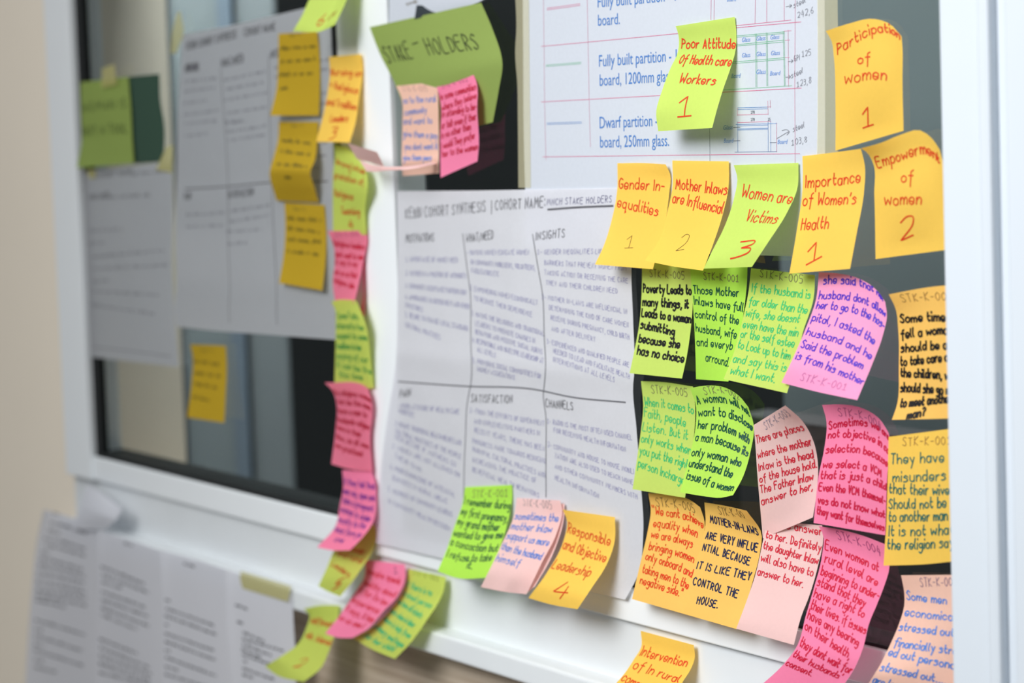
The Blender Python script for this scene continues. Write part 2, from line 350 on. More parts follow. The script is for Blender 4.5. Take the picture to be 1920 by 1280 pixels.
# ------------------------------------------------------------------ papers and ink colours
WHITE = paper('white_flip_chart_paper', (230, 231, 237), .33, wrinkle=.35, wscale=7)
PRINT = paper('white_plotter_paper', (213, 219, 229), .2)
PLAIN = paper('white_copy_paper', (222, 224, 231), .22)
ORANGE = paper('orange_note_paper', (252, 208, 96)); AMBER = paper('amber_note_paper', (255, 203, 108))
LIME = paper('lime_note_paper', (202, 226, 112)); BRIGHT = paper('bright_green_note_paper', (184, 238, 90)); NEON = paper('neon_green_note_paper', (190, 238, 98))
PINK = paper('hot_pink_note_paper', (255, 140, 178)); LILAC = paper('lilac_pink_note_paper', (255, 168, 212)); ROSE = paper('pale_pink_note_paper', (248, 208, 204))
CORAL = paper('coral_pink_note_paper', (240, 130, 156)); PEACH = paper('peach_note_paper', (250, 204, 184)); YELLOW = paper('yellow_note_paper', (200, 167, 50))
OLIVE = paper('yellow_green_note_paper', (202, 218, 104)); CARD = paper('leaf_green_card', (142, 162, 88), .12); CARDREFL = paper('painted_card_reflection', (62, 84, 72), .05)
THIN = paper('thin_flip_chart_paper', (212, 215, 220), .55, wrinkle=.3, wscale=7)
TAPE = paper('masking_tape', (224, 218, 182), .3, .5); TAPE2 = paper('yellowed_masking_tape', (206, 200, 134), .3, .3)
RED = (204, 58, 28); DRED = (196, 34, 54); BLK = (22, 22, 24); GREY = (120, 112, 96); TEAL = (22, 98, 92); GRN = (58, 178, 108); DGRN = (14, 74, 56)
BLUE = (58, 120, 200); NAVY = (28, 34, 70); VIO = (72, 44, 180); PEN = (130, 128, 176); MARK = (98, 98, 104); PENCIL = (120, 122, 132); PRBLUE = (70, 122, 190)
CODE = (118, 116, 84)
# ------------------------------------------------------------------ the large sheets
def words(sh, off, sc, rows, h, rgb, width, part='handwriting', **k):
    para = 0
    for n, (t, x0, y0, x1, y1) in enumerate(rows):
        para += t[0] in '123456789-'                      # each numbered paragraph is a part of its own
        a, b = cv(off, sc, (x0, y0), (x1, y1)); sh.write(t, a, b, h, rgb, width, part + '#%d%s' % (n, t) if part in ('heading', 'pencil_note') else part + '#%d' % (para + 10 * (x0 // 430) if sh.obj.name.startswith('flip') else 0), **k)
def scribbles(sh, off, sc, rows, h, rgb, width, part='handwriting', seed=0):
    para, last = 0, None
    for i, (x0, y0, x1, y1) in enumerate(rows):
        para += last is not None and (abs(x0 - last[0]) > 200 or y0 - last[1] > 60); last = (x0, y0)
        a, b = cv(off, sc, (x0, y0), (x1, y1)); sh.scribble(a, b, h, rgb, width, part + '#%d' % para, seed * 100 + i)
def folds(us, vs, amp=.5, wd=.012):
    """sharp fold lines of a sheet that had been folded up (lift in mm)"""
    def f(u, v):
        z = 0 * u * v
        for c in us: z = z + amp * np.exp(-np.abs(u - c) / wd / 4)
        for c in vs: z = z + amp * np.exp(-np.abs(v - c) / wd / 4)
        return z
    return f

# the sheet of partition drawings
P1 = Sheet('drawing_sheet', [(980, -40), (981, 100), (982, 250), (985, 360), (990, 466)], [(1546, -40), (1547, 150), (1547, 300), (1544, 482)], PRINT, base=.4, dL=[.4, .6, .5, .4], dR=[.5, .5], bow=.25, nu=30, nv=30)
RL = (206, 96, 136); GL = (110, 182, 140); BL = (96, 140, 196); DG = (70, 76, 96)
for pts, c, wd in (
    ([(1025.6, 15.6), (1088, 7)], RL, .3), ([(1026, 18.5), (1088, 10)], RL, .3), ([(1024, 122), (1090, 116.6)], GL, .3), ([(1024, 124.5), (1090, 119.3)], GL, .3),
    ([(1025.6, 230.5), (1091, 228.2)], BL, .3), ([(1025.6, 233.2), (1091, 231)], BL, .3),
    ([(1015, 87), (1238, 66), (1380, 52), (1502, 41)], RL, .35), ([(1380, 48), (1483.5, 37.5)], RL, .3), ([(1015, 191), (1238, 179), (1360, 172.7), (1503, 165)], RL, .35),
    ([(1018, 294), (1250, 291), (1500, 288)], RL, .35), ([(1019, -20), (1021, 150), (1024, 300)], RL, .22), ([(1101, -20), (1104, 140), (1107.5, 275)], RL, .22),
    ([(1331, 241), (1332, 420)], DG, .2), ([(1334, -20), (1333, 37)], RL, .25), ([(1340, -20), (1339, 37)], RL, .25), ([(1491.5, -20), (1490.5, 150), (1491, 320)], RL, .22),
    ([(1417, -20), (1416, 43.6)], RL, .25), ([(1438, -20), (1438, 41)], RL, .25), ([(1470.7, -20), (1470.7, 39)], RL, .25),
    ([(1370, 68), (1471, 59.5)], GL, .3), ([(1370, 70.7), (1471, 62.5)], GL, .3), ([(1370, 84.5), (1470, 75)], GL, .3), ([(1370, 87), (1470, 78.5)], GL, .3),
    ([(1370, 116.3), (1471, 108)], GL, .3), ([(1370, 119.4), (1471, 111)], GL, .3), ([(1352, 168.8), (1485, 160.5)], GL, .3),
    ([(1416.6, 63), (1417.5, 163)], GL, .25), ([(1418.8, 63), (1419.5, 163)], GL, .25), ([(1437, 61), (1438, 161)], GL, .25), ([(1439, 61), (1440, 161)], GL, .25), ([(1468.5, 59), (1471, 161)], GL, .25), ([(1470.7, 59), (1472.5, 161)], GL, .25),
    ([(1478, 56), (1478.7, 162)], RL, .22), ([(1470, 58.5), (1484, 57.5)], RL, .22), ([(1472, 75.5), (1481, 75)], RL, .22), ([(1472, 108), (1481, 107.7)], RL, .22),
    ([(1383.5, 202), (1440, 200.5)], BL, .3), ([(1383.5, 205.3), (1440, 203.5)], BL, .3), ([(1383.5, 202), (1383, 217)], RL, .2), ([(1440, 189), (1440.5, 215)], RL, .2), ([(1438, 200.5), (1446, 200)], RL, .2), ([(1444.5, 188), (1444.5, 202)], RL, .2),
    ([(1383, 215.5), (1440.5, 213.8)], RL, .25), ([(1383, 229.6), (1446, 227.7)], RL, .25), ([(1383, 228), (1383.7, 285)], BL, .25),
    ([(1380, 233.5), (1457, 231.3)], BL, .3), ([(1383.5, 236), (1440, 234)], BL, .3), ([(1383.5, 241.5), (1440, 240)], BL, .3), ([(1383.5, 243.7), (1440, 242)], BL, .3),
    ([(1440.4, 228), (1440.6, 284)], BL, .25), ([(1445.3, 226), (1445.5, 284)], BL, .25), ([(1456.4, 230), (1456.6, 285)], RL, .22), ([(1378, 285), (1457, 284)], (90, 110, 150), .3),
    ([(1375.5, 239), (1388, 238.5)], DG, .35), ([(1376, 264), (1388, 263.6)], DG, .35), ([(1444, 267.4), (1456, 267.2)], DG, .35)):
    x, y = pts[0]
    P1.line(pts, c, wd, 'legend_line#%d' % (y // 60) if c != DG and x < 1030 and pts[-1][0] < 1095 and pts[-1][1] < y + 1 else 'ruled_line' if len(pts) > 2 or x in (1101, 1331) else
            'elevation_drawing' if y < 48 and x > 1330 and y != 48 and x != 1380 else 'partition_drawing' if 48 < y < 170 else 'section_drawing')
for t, a, b, h in (('Fully built partition - 1', (1121, 14), (1267, 1), 21), ('board.', (1121.6, 48.4), (1162.5, 45), 21), ('Fully built partition - 1', (1123.4, 125), (1269, 114), 22), ('board, 1200mm glass.', (1124.7, 161), (1264, 152), 22),
                   ('Dwarf partition - 1', (1124.7, 240.6), (1243, 235.5), 22), ('board, 250mm glass.', (1125.6, 276.6), (1254.7, 273.4), 22)): P1.print(t, a, b, h, PRBLUE, 'caption#%s%d' % (t, a[1]))
for t, x0, y0, x1, y1 in (('Glass', 130, 325, 195, 320), ('Glass', 242, 315, 312, 310), ('Glass', 350, 305, 420, 300), ('Glass', 130, 445, 195, 440), ('Glass', 242, 435, 314, 432), ('Glass', 355, 428, 425, 423),
                          ('Board', 48, 605, 120, 600), ('Glass', 241, 573, 315, 570), ('Board', 347, 585, 428, 580), ('Glass', -14, 1004, 58, 1000), ('Board', -10, 1106, 66, 1103), ('Board', 405, 1114, 484, 1112), ('Board', 14, 12, 86, 8)):
    a, b = cv((1360, 0), 4.129, (x0, y0), (x1, y1)); P1.print(t, a, b, 8.3, (104, 146, 210), 'drawing_text#%d%d' % (x0, y0), .25)
for t, x0, y0, x1, y1 in (('278', 198, 880, 228, 878), ('278', 198, 937, 228, 935), ('25', 330, 935, 350, 933)):
    a, b = cv((1360, 0), 4.129, (x0, y0), (x1, y1)); P1.print(t, a, b, 5.5, DG, 'dimension_text#%d%d' % (x0, y0))
words(P1, (1360, 0), 4.129, [('>', 470, 70, 515, 60), ('steel', 530, 62, 622, 18), ('242,6', 562, 138, 682, 100), ('>', 486, 495, 525, 487), ('GPI', 535, 477, 575, 465), ('125', 595, 440, 662, 425), ('>', 468, 617, 506, 610),
                             ('steel', 512, 605, 600, 565), ('123,8', 555, 675, 665, 640), ('steel', 525, 1020, 612, 985), ('103,8', 515, 1125, 632, 1098)], 11, PENCIL, .35, 'pencil_note')
P1.line(cv((1360, 0), 4.129, (400, 1072), (450, 1042), (492, 1018)), PENCIL, .35, 'pencil_arrow'); P1.line(cv((1360, 0), 4.129, (440, 1010), (478, 1004), (496, 1016), (478, 1045)), PENCIL, .35, 'pencil_arrow')
P1.done('large printed sheet of partition drawings with blue captions and red ruled lines', 'printed sheet')

# the flip chart sheet in the middle
K1 = Sheet('flip_chart_sheet', [(745, 358), (746, 450), (745, 560), (741, 690), (725, 790), (712, 900), (705, 1018)], [(1195, 351), (1190, 420), (1184, 505), (1187, 600), (1189, 700), (1187, 722), (1193, 800), (1201, 900), (1206, 1000), (1197, 1075), (1172, 1124)],
           WHITE, T=[(900, 357), (1050, 354)], B=[(830, 1047), (1000, 1085)], dL=[1.3, 3, 5.2, 6.2, 6, 6.5, 8], dR=[1.3, 1.6, 1.2, 1.4, 2.2, 1.5, 1.4, 2, 4, 8], bow=1.2, nu=56, nv=56, crease=folds([.49], [.46], 2.2))
o7, s7, o8, s8 = (720, 340), 3.368, (700, 700), 2.977
words(K1, o7, s7, [('KEBBI COHORT SYNTHESIS', 112, 232, 640, 190), ('|', 668, 190, 680, 188), ('COHORT NAME:', 705, 180, 1016, 162)], 19, MARK, .8, 'heading')
words(K1, o7, s7, [('MNCH STAKE HOLDERS', 1030, 150, 1436, 132)], 12, (96, 94, 130), .5)
words(K1, o7, s7, [('MOTIVATIONS', 100, 385, 315, 375), ('WHAT/NEED', 520, 385, 690, 362), ('INSIGHTS', 960, 370, 1140, 350)], 15, MARK, .72, 'heading')
words(K1, o8, s8, [('PAIN', 135, 132, 205, 127), ('SATISFACTION', 545, 160, 775, 165), ('CHANNELS', 965, 188, 1115, 202)], 15, MARK, .72, 'heading')
for pts, wd in ((cv(o7, s7, (1035, 175), (1240, 160), (1448, 152)), .9), (cv(o7, s7, (1035, 181), (1240, 166), (1448, 158)), .7), ([(868, 438), (875, 495), (882, 548), (883, 640), (883, 720), (878, 744), (873, 820), (870, 915), (869, 985)], .8),
                ([(999, 439.5), (1008, 495), (1017, 548), (1021, 637), (1021, 720), (1019, 737), (1024, 784), (1024, 850), (1024, 932)], .8), ([(747, 715), (868, 723.5), (1002, 729.6), (1069.5, 743.7), (1173, 754)], 1.1)):
    K1.line(pts, MARK, wd)
words(K1, o7, s7, [
 ('1. IMPORTANCE OF WOMEN NEED', 95, 503, 465, 512), ('2. MOTHER IN A POSITION OF AUTHORITY', 95, 590, 520, 612), ('3. COMMUNITY ACCEPTANCE PARTICIPATION', 95, 668, 520, 717), ('4. APPROACHES TO GOVERNMENT AND OTHER', 95, 738, 540, 805),
 ('MINISTRIES', 135, 792, 245, 825), ('5. DESIRE TO CHANGE LOCAL STANDARD', 95, 850, 530, 945), ('CULTURAL PRACTICES', 115, 915, 355, 1000),
 ('- HAVING WOMEN EDUCATE WOMEN', 525, 462, 915, 462), ('ON COMMUNITY MOBILIZERS, VOLUNTEERS,', 550, 522, 955, 560), ('FACILITATORS ETC', 555, 577, 725, 600), ('2. EMPOWERING WOMEN ECONOMICALLY', 545, 685, 970, 780), ('TO REDUCE THEIR DEPENDENCE', 570, 750, 935, 855),
 ('3. HAVING THE RELIGIOUS AND TRADITIONAL', 555, 845, 1010, 975), ('LEADERS TO PROMOTE CHANGES IN', 580, 908, 955, 1022), ('BEHAVIOR AND POSITIVE SOCIAL NORMS', 580, 962, 1000, 1092), ('4. RESPONSIBLE AND OBJECTIVE LEADERSHIP AT', 560, 1013, 1005, 1150), ('ALL LEVELS', 590, 1072, 705, 1112),
 ('5. PROVIDING SOCIAL COMMUNITIES FOR', 560, 1143, 990, 1245), ('WOMEN ASSOCIATIONS', 590, 1198, 825, 1252),
 ('1- GENDER INEQUALITIES LIKE', 970, 460, 1392, 455), ('BARRIERS THAT PREVENT WOMEN FROM', 1015, 525, 1530, 562), ('TAKING ACTION OR RECEIVING THE CARE', 1015, 588, 1545, 642), ('THEY AND THEIR CHILDREN NEED', 1025, 652, 1475, 708), ('2- MOTHER IN-LAWS ARE INFLUENCIAL IN', 998, 742, 1535, 837), ('DETERMINING THE KIND OF CARE WOMEN', 1045, 808, 1545, 922),
 ('RECEIVE DURING PREGNANCY, CHILD BIRTH', 1055, 873, 1550, 1000), ('AND AFTER DELIVERY', 1060, 942, 1335, 1012), ('3- EXPERIENCED AND QUALIFIED PEOPLE ARE', 1030, 1022, 1548, 1172), ('NEEDED TO LEAD AND FACILITATE HEALTH', 1070, 1082, 1550, 1247), ('INTERVENTIONS AT ALL LEVELS', 1070, 1137, 1455, 1267)], 9, PEN, .36)
words(K1, o8, s8, [
 ('- POOR ATTITUDE OF HEALTH CARE', 110, 187, 480, 227), ('WORKERS', 140, 217, 225, 245), ('2. UNSAFE TRADITIONAL HEALTH BELIEFS AND', 95, 285, 490, 402), ('CULTURAL PRACTICES OF THE PEOPLE', 125, 333, 490, 478), ('MEN DECIDE IF MOTHERS GO', 120, 365, 460, 522), ('3. WOMEN ARE NOT ALLOWED ON', 90, 412, 480, 580), ('THEIR OWN', 120, 470, 265, 552),
 ('4. POOR KNOWLEDGE OF ANTENATAL', 75, 527, 455, 690), ('SERVICES IN RURAL AREAS', 105, 592, 410, 727), ('5. MISTRUST OF COMMUNITY LEADERS', 60, 653, 440, 800), ('IN COMMUNITY HEALTH DECISION', 85, 724, 425, 880),
 ('1- FROM THE EFFORTS OF GOVERNMENT', 540, 217, 955, 292), ('AND IMPLEMENTING PARTNERS IN', 565, 277, 930, 347), ('RECENT YEARS, THERE HAS BEEN', 565, 328, 955, 432), ('PROGRESS MADE TOWARDS REDUCING', 555, 388, 960, 502), ('HARMFUL CULTURAL PRACTICES AND', 555, 433, 960, 582), ('INCREASING THE PRACTICE OF', 555, 493, 910, 612), ('BENEFICIAL HEALTH BEHAVIORS', 555, 548, 925, 692),
 ('1- RADIO IS THE MOST OFTEN USED CHANNEL', 972, 277, 1445, 372), ('FOR RECEIVING HEALTH INFORMATION', 1010, 328, 1410, 437), ('2- COMMUNITY AND HOUSE TO HOUSE MOBILI', 975, 408, 1455, 562), ('ZATION ARE ALSO USED TO REACH WOMEN', 1015, 468, 1465, 627), ('AND OTHER COMMUNITY MEMBERS WITH', 1015, 528, 1475, 702), ('HEALTH INFORMATION', 1015, 593, 1260, 697)], 9, PEN, .36)
K1.done('creased white flip chart sheet headed kebbi cohort synthesis, in the middle of the window', 'flip chart sheet')

# the two sheets on the left pane, out of focus
K2 = Sheet('flip_chart_sheet', [(342, 65), (334, 200), (331, 330), (329, 450), (331, 540), (327, 580), (331, 612)], [(620, 4), (622, 60), (624, 200), (626, 330), (628, 500), (630, 637)], THIN, T=[(432, 48), (560, 18)], B=[(380, 618), (500, 627)], dL=[.5, .5, .5, .5, 3, 12, 14], dR=[.5, .5], bow=.6, nu=40, nv=40,
           crease=lambda u, v: .7 * np.exp(-np.abs(u - .5) / .04) + .7 * np.exp(-np.abs(v - .56) / .04))
words(K2, (320, 0), 5.332, [('KEBBI COHORT SYNTHESIS', 120, 502, 655, 375), ('COHORT NAME', 735, 362, 1045, 300), ('MOTIVATIONS', 100, 730, 278, 700), ('WHAT/NEED', 505, 670, 725, 618), ('INSIGHTS', 1005, 580, 1190, 540)], 14, MARK, 1.2, 'heading')
words(K2, (0, 0), 2.977, [('PAIN', 1030, 1115, 1065, 1110), ('SATISFACTION', 1270, 1105, 1415, 1088)], 13, MARK, 1.2, 'heading')
for pts, wd in (([(414, 127.5), (422, 240), (428, 346), (430, 500), (431, 605)], .8), ([(504, 103), (510, 350), (516, 480), (520, 608)], .8), ([(347, 354), (420, 350), (500, 342.6), (615, 340)], 1.2)): K2.line(pts, MARK, wd)
scribbles(K2, (320, 0), 5.332, [(100, 830, 470, 790), (110, 930, 470, 880), (120, 1045, 380, 1010), (130, 1160, 490, 1110), (140, 1245, 490, 1215), (530, 810, 960, 720), (560, 900, 960, 830), (540, 1010, 980, 930), (570, 1140, 970, 1080), (540, 1225, 750, 1215), (1040, 690, 1600, 600), (1040, 780, 1600, 700), (1045, 1000, 1610, 930), (1050, 1100, 1600, 1040)], 6, (120, 120, 132), .5, seed=1)
scribbles(K2, (0, 0), 2.977, [(1030, 765, 1165, 748), (1265, 695, 1380, 682), (1270, 742, 1500, 705), (1275, 790, 1500, 755), (1040, 1205, 1260, 1190), (1040, 1270, 1250, 1262), (1275, 1185, 1510, 1150), (1280, 1245, 1510, 1205), (1540, 830, 1840, 800), (1545, 900, 1840, 870), (1540, 960, 1800, 940)], 6, (120, 120, 132), .5, seed=2)
scribbles(K2, (0, 430), 2.977, [(1265, 20, 1470, 5), (1270, 88, 1385, 78)], 6, (120, 120, 132), .5, seed=3)
K2.done('blurred white flip chart sheet on the left pane, behind three yellow notes', 'flip chart sheet')
K3 = Sheet('flip_chart_sheet', [(157, 322), (160, 430), (165, 550), (171, 669)], [(322, 303), (324, 400), (322, 500), (328, 600), (335, 688)], THIN, dL=[1.6, 1.4, 1.6, 3], dR=[.6, .6, .7, 2], bow=1, nu=30, nv=30, crease=lambda u, v: .6 * np.exp(-np.abs(u - .55) / .05))
words(K3, (100, 80), 3.765, [('COHORT NAME', 300, 955, 560, 930), ('WHAT/NEED', 258, 1108, 400, 1095)], 10, MARK, 1.0, 'heading')
scribbles(K3, (100, 80), 3.765, [(560, 940, 820, 912), (400, 1100, 690, 1085)], 8, (110, 110, 118), .7, seed=4)
scribbles(K3, (0, 430), 2.977, [(500, 12, 690, 5), (500, 85, 600, 75), (515, 160, 920, 122), (525, 225, 940, 205), (520, 300, 625, 285), (520, 350, 900, 372), (510, 425, 880, 480)], 6, (124, 124, 134), .6, seed=5)
K3.line(cv((0, 430), 2.977, (520, 655), (740, 680), (955, 708)), (130, 130, 138), .8)
K3.done('blurred white sheet at the far left of the window, below the green card', 'flip chart sheet')
C1 = Sheet('flip_chart_sheet', [(733, -60), (731, -20), (729, 48)], [(935, -60), (915, -8), (850, 20)], PRINT, base=4.5, dL=[4.6, 4.6], dR=[1, 1], bow=.3)
C1.scribble((760, 11), (790, 4), 8, GREY, .5)
C1.done('edge of a white sheet behind the top of the green stakeholders card', 'flip chart sheet')
D1 = Sheet('dark_tag', [(781, 10), (777, 36)], [(800, 11), (824, 26)], paper('dark_grey_card', (58, 64, 68), .02), T=[(790, 10)], dL=[5.6, 5.6], dR=[2, 2], bow=.2)
D1.done('small dark grey tag peeking out above the green stakeholders card', 'tag')

# ------------------------------------------------------------------ printed pages below the window
YP = 16.5
def page(L, Rr, T, label, rows, seed, h=4.6):
    p = Sheet('printed_page', L, Rr, PLAIN, T=T, dL=[YP + 1.2, YP + 2.4, YP + 3], dR=[YP - .5, YP - .9, YP - .6], bow=1.0, nu=36, nv=24, crease=lambda u, v: 6.5 * np.exp(-u / .12) + 0 * v)
    para, last = 0, None
    for i, (x0, y0, x1, y1) in enumerate(rows):
        para += last is not None and y0 - last > 62; last = y0
        a, b = cv((0, 860), 3, (x0, y0), (x1, y1)); p.scribble(a, b, h, (84, 86, 94), 1.0, 'printed_text#%d' % para, seed * 50 + i)
    p.done(label, 'printed page', 'printed pages taped in a row under the window'); return p.obj
pg = page([(82, 955), (70, 1010), (60, 1100), (52, 1200), (46, 1310)], [(186, 994), (183, 1050), (181, 1150), (181, 1310)], [(120, 965)], 'leftmost printed page taped below the window, its top corner folded over',
     [(295, 305, 405, 325), (285, 365, 490, 425), (270, 405, 340, 425), (250, 450, 490, 515), (255, 490, 490, 555), (235, 525, 280, 540), (225, 565, 475, 630), (215, 605, 480, 665), (210, 650, 475, 705), (205, 695, 485, 755), (205, 740, 490, 790), (205, 775, 490, 830), (205, 800, 370, 840),
      (200, 910, 480, 995), (200, 960, 240, 970), (198, 1000, 470, 1085), (195, 1045, 250, 1060), (195, 1080, 480, 1170), (195, 1130, 250, 1145), (195, 1175, 320, 1205)], 0)
page([(183, 993), (182, 1090), (180, 1190), (180, 1310)], [(304, 1033), (305, 1100), (307, 1200), (308, 1310)], [(240, 1010)], 'second printed page from the left, taped below the window',
     [(700, 478, 750, 492), (570, 610, 815, 710), (575, 655, 840, 760), (575, 695, 690, 735), (570, 750, 820, 840), (570, 795, 835, 890), (570, 840, 840, 945), (570, 880, 775, 965), (560, 1015, 775, 1100), (565, 1065, 850, 1180), (560, 1110, 855, 1215), (560, 1155, 855, 1250), (560, 1205, 850, 1275)], 1)
page([(300, 1030), (303, 1090), (305, 1190), (306, 1310)], [(425, 1067), (427, 1120), (432, 1220), (434, 1310)], [(360, 1046)], 'third printed page from the left, taped below the window',
     [(1035, 592, 1100, 612), (930, 795, 965, 805), (935, 845, 1215, 945), (930, 885, 1225, 995), (930, 935, 950, 940), (930, 985, 1215, 1085), (930, 1030, 1215, 1135), (930, 1080, 960, 1085), (935, 1120, 1220, 1225), (930, 1170, 1010, 1195), (930, 1215, 1220, 1300)], 2)
page([(422, 1066), (424, 1150), (430, 1250), (432, 1310)], [(548, 1107), (550, 1160), (554, 1230), (556, 1310)], [(485, 1086)], 'fourth printed page from the left, under a strip of yellow tape',
     [(1325, 825, 1395, 850), (1335, 918, 1380, 935), (1370, 980, 1490, 1030), (1365, 1015, 1600, 1085), (1365, 1045, 1530, 1110), (1360, 1075, 1480, 1125), (1365, 1105, 1540, 1165), (1370, 1140, 1395, 1150), (1365, 1180, 1545, 1245), (1365, 1215, 1430, 1240)], 3)
fl = Sheet('folded_corner', [(163, 906), (150, 950), (134, 992)], [(229, 953), (219, 972), (198, 992)], PLAIN, T=[(196, 928)], B=[(166, 992)], dL=[19, 21, 20], dR=[23, 26, 22], bow=3)
fl.obj.parent = pg

# ------------------------------------------------------------------ masking tape
def tape(L, Rr, mat, label, d, **k): Sheet('masking_tape', L, Rr, mat, dL=[d, d], dR=k.pop('dR', [d, d]), bow=.1, **k).done(label, 'masking tape', 'strips of masking tape')
tape([(964, -40), (968, 60), (966, 94), (970, 160), (971, 231), (972, 352)], [(991, -40), (992, 60), (993, 160), (994, 250), (995, 352)], TAPE, 'masking tape along the left edge of the partition drawings', 1.1, nv=40)
tape([(1532, -40), (1533, 150), (1531, 330)], [(1570, -40), (1572, 150), (1572, 330)], TAPE, 'masking tape along the right edge of the partition drawings', 1.1)
tape([(331, 26), (323, 60), (320, 100)], [(338, 20), (344, 60), (330, 100)], TAPE2, 'torn bit of tape at the upper left corner of the blurred flip chart sheet', 1.6)
tape([(191, 128), (190, 165)], [(215, 120), (219, 158)], TAPE2, 'bit of tape holding the top of the small green card', 6.5)
tape([(312, 275), (292, 318)], [(325, 272), (322, 324)], TAPE2, 'torn tape at the upper right corner of the far left sheet', 2.0)
tape([(160, 318), (168, 335)], [(180, 316), (178, 334)], TAPE2, 'scrap of tape under the bottom edge of the small green card', 2.6)
tape([(452, 1070), (445, 1100)], [(546, 1098), (539, 1128)], TAPE2, 'strip of yellow tape across the top of the fourth printed page', 18.5)
# ------------------------------------------------------------------ sticky notes
def note(mat, off, sc, L, Rr, label, lines=(), code=None, T=(), B=(), base=1.6, grp='sticky notes on the right pane', cat='sticky note', name='sticky_note', wob=.25, **k):
    """lines: (rgb, cap height px, pen width mm, [(text, x0, y0, x1, y1), ...]); code: the grey reference written at the top"""
    n = Sheet(name, cv(off, sc, *L), cv(off, sc, *Rr), mat, cv(off, sc, *T), cv(off, sc, *B), base=base, **k)
    if code: words(n, off, sc, [code[:5]], code[5], code[6] if len(code) > 6 else CODE, .5, 'reference_code')
    for rgb, h, wd, rows in lines: words(n, off, sc, rows, h * .93, rgb, wd * .68, 'number' if len(rows) == 1 and rows[0][0].isdigit() else 'handwriting', wob=wob)
    return n.done(label, cat, grp)
F = (0, 0)
TOP, MUL, SIL, LP = 'sticky notes on the partition drawings', 'sticky notes down the white mullion', 'sticky notes along the sill', 'yellow sticky notes on the left pane'

a = ((1220, 20), 5.333)
note(LIME, *a, [(250, 155), (275, 230), (270, 420), (200, 570), (110, 810), (55, 1010), (75, 1205)], [(840, 62), (855, 200), (850, 390), (800, 570), (720, 800), (660, 1000), (615, 1172)],
     'lime note reading poor attitude of health care workers', [(RED, 20, 1.5, [('Poor Attitude', 310, 375, 852, 380), ('Of Health care', 280, 528, 805, 552), ('Workers', 285, 722, 640, 738)]), (RED, 44, 1.5, [('1', 272, 1062, 405, 1050)])], base=1.2, grp=TOP)
b = ((1100, 280), 2.783)
note(ORANGE, *b, [(160, 72), (160, 200), (130, 370), (90, 500), (43, 600)], [(412, 78), (436, 130), (430, 230), (400, 430), (345, 625)], 'orange note reading gender inequalities',
     [(RED, 22, 1.4, [('Gender In-', 168, 205, 402, 218), ('equalities', 160, 300, 370, 348)]), (BLK, 28, .5, [('1', 198, 515, 242, 513)])], T=[(300, 71)], base=1.3, grp=TOP)
note(ORANGE, *b, [(447, 58), (447, 200), (420, 330), (380, 470), (303, 580)], [(742, 62), (740, 200), (710, 340), (665, 480), (607, 632)], 'orange note reading mother inlaws are influencial',
     [(RED, 22, 1.4, [('Mother Inlaws', 465, 205, 735, 238), ('are Influencial', 448, 275, 706, 335)]), (BLK, 34, .5, [('2', 465, 530, 508, 522)])], B=[(450, 610)], base=2.6, grp=TOP)
note(LIME, *b, [(767, 82), (785, 140), (770, 250), (720, 400), (650, 540), (610, 622)], [(1105, 70), (1100, 200), (1040, 340), (950, 480), (862, 613)], 'lime note reading women are victims',
     [(RED, 25, 1.4, [('Women are', 808, 250, 1062, 285), ('Victims', 828, 375, 985, 388)]), (RED, 38, 1.5, [('3', 750, 572, 830, 555)])], base=2.2, grp=TOP)
c = ((1480, 0), 2.461)
note(ORANGE, *c, [(60, 720), (62, 800), (60, 880), (35, 1060), (0, 1262)], [(330, 686), (348, 760), (345, 880), (310, 1080), (280, 1240)], 'orange note reading importance of womens health',
     [(RED, 24, 1.3, [('Importance', 76, 865, 326, 842), ('of Women\'s', 58, 948, 306, 940), ('Health', 54, 1060, 178, 1054)]), (RED, 42, 1.4, [('1', 78, 1222, 150, 1183)])], T=[(190, 705)], base=2.2, grp=TOP)
note(ORANGE, *c, [(168, 143), (195, 190), (205, 260), (213, 480), (213, 695)], [(518, 168), (522, 220), (522, 370), (527, 603)], 'orange note reading participation of women',
     [(RED, 21, 1.3, [('Participation', 224, 250, 510, 182), ('of', 318, 297, 372, 290)]), (RED, 26, 1.3, [('women', 256, 390, 447, 368)]), (RED, 42, 1.4, [('1', 340, 590, 388, 574)])], T=[(270, 110), (390, 87), (460, 108)], base=1.4, bow=5)
note(ORANGE, *c, [(330, 684), (358, 703), (385, 750), (392, 900), (398, 1195)], [(694, 690), (712, 760), (722, 985), (727, 1152)], 'orange note reading empowerment of women',
     [(RED, 24, 1.3, [('Empowerment', 410, 772, 694, 755), ('of', 518, 842, 570, 842)]), (RED, 26, 1.3, [('women', 440, 947, 608, 940)]), (RED, 42, 1.4, [('2', 515, 1110, 572, 1084)])], T=[(418, 660), (517, 620), (600, 600), (655, 635)], base=2.6, bow=5)
d = ((1170, 480), 2.667)
note(LIME, *d, [(90, 20), (88, 190), (75, 350), (50, 480), (28, 585)], [(338, 25), (345, 190), (332, 380), (315, 495), (290, 612)], 'lime note in heavy black ink reading poverty leads to many things',
     [(BLK, 17, 2.0, [('Poverty Leads to', 90, 180, 336, 192), ('many things, it', 85, 248, 322, 260), ('Leads to a woman', 84, 300, 333, 335), ('submitting', 78, 360, 250, 397), ('because she', 74, 430, 276, 462), ('has no choice', 66, 490, 297, 532)])], ('STK-K-005', 130, 105, 302, 116, 14), base=1.2)
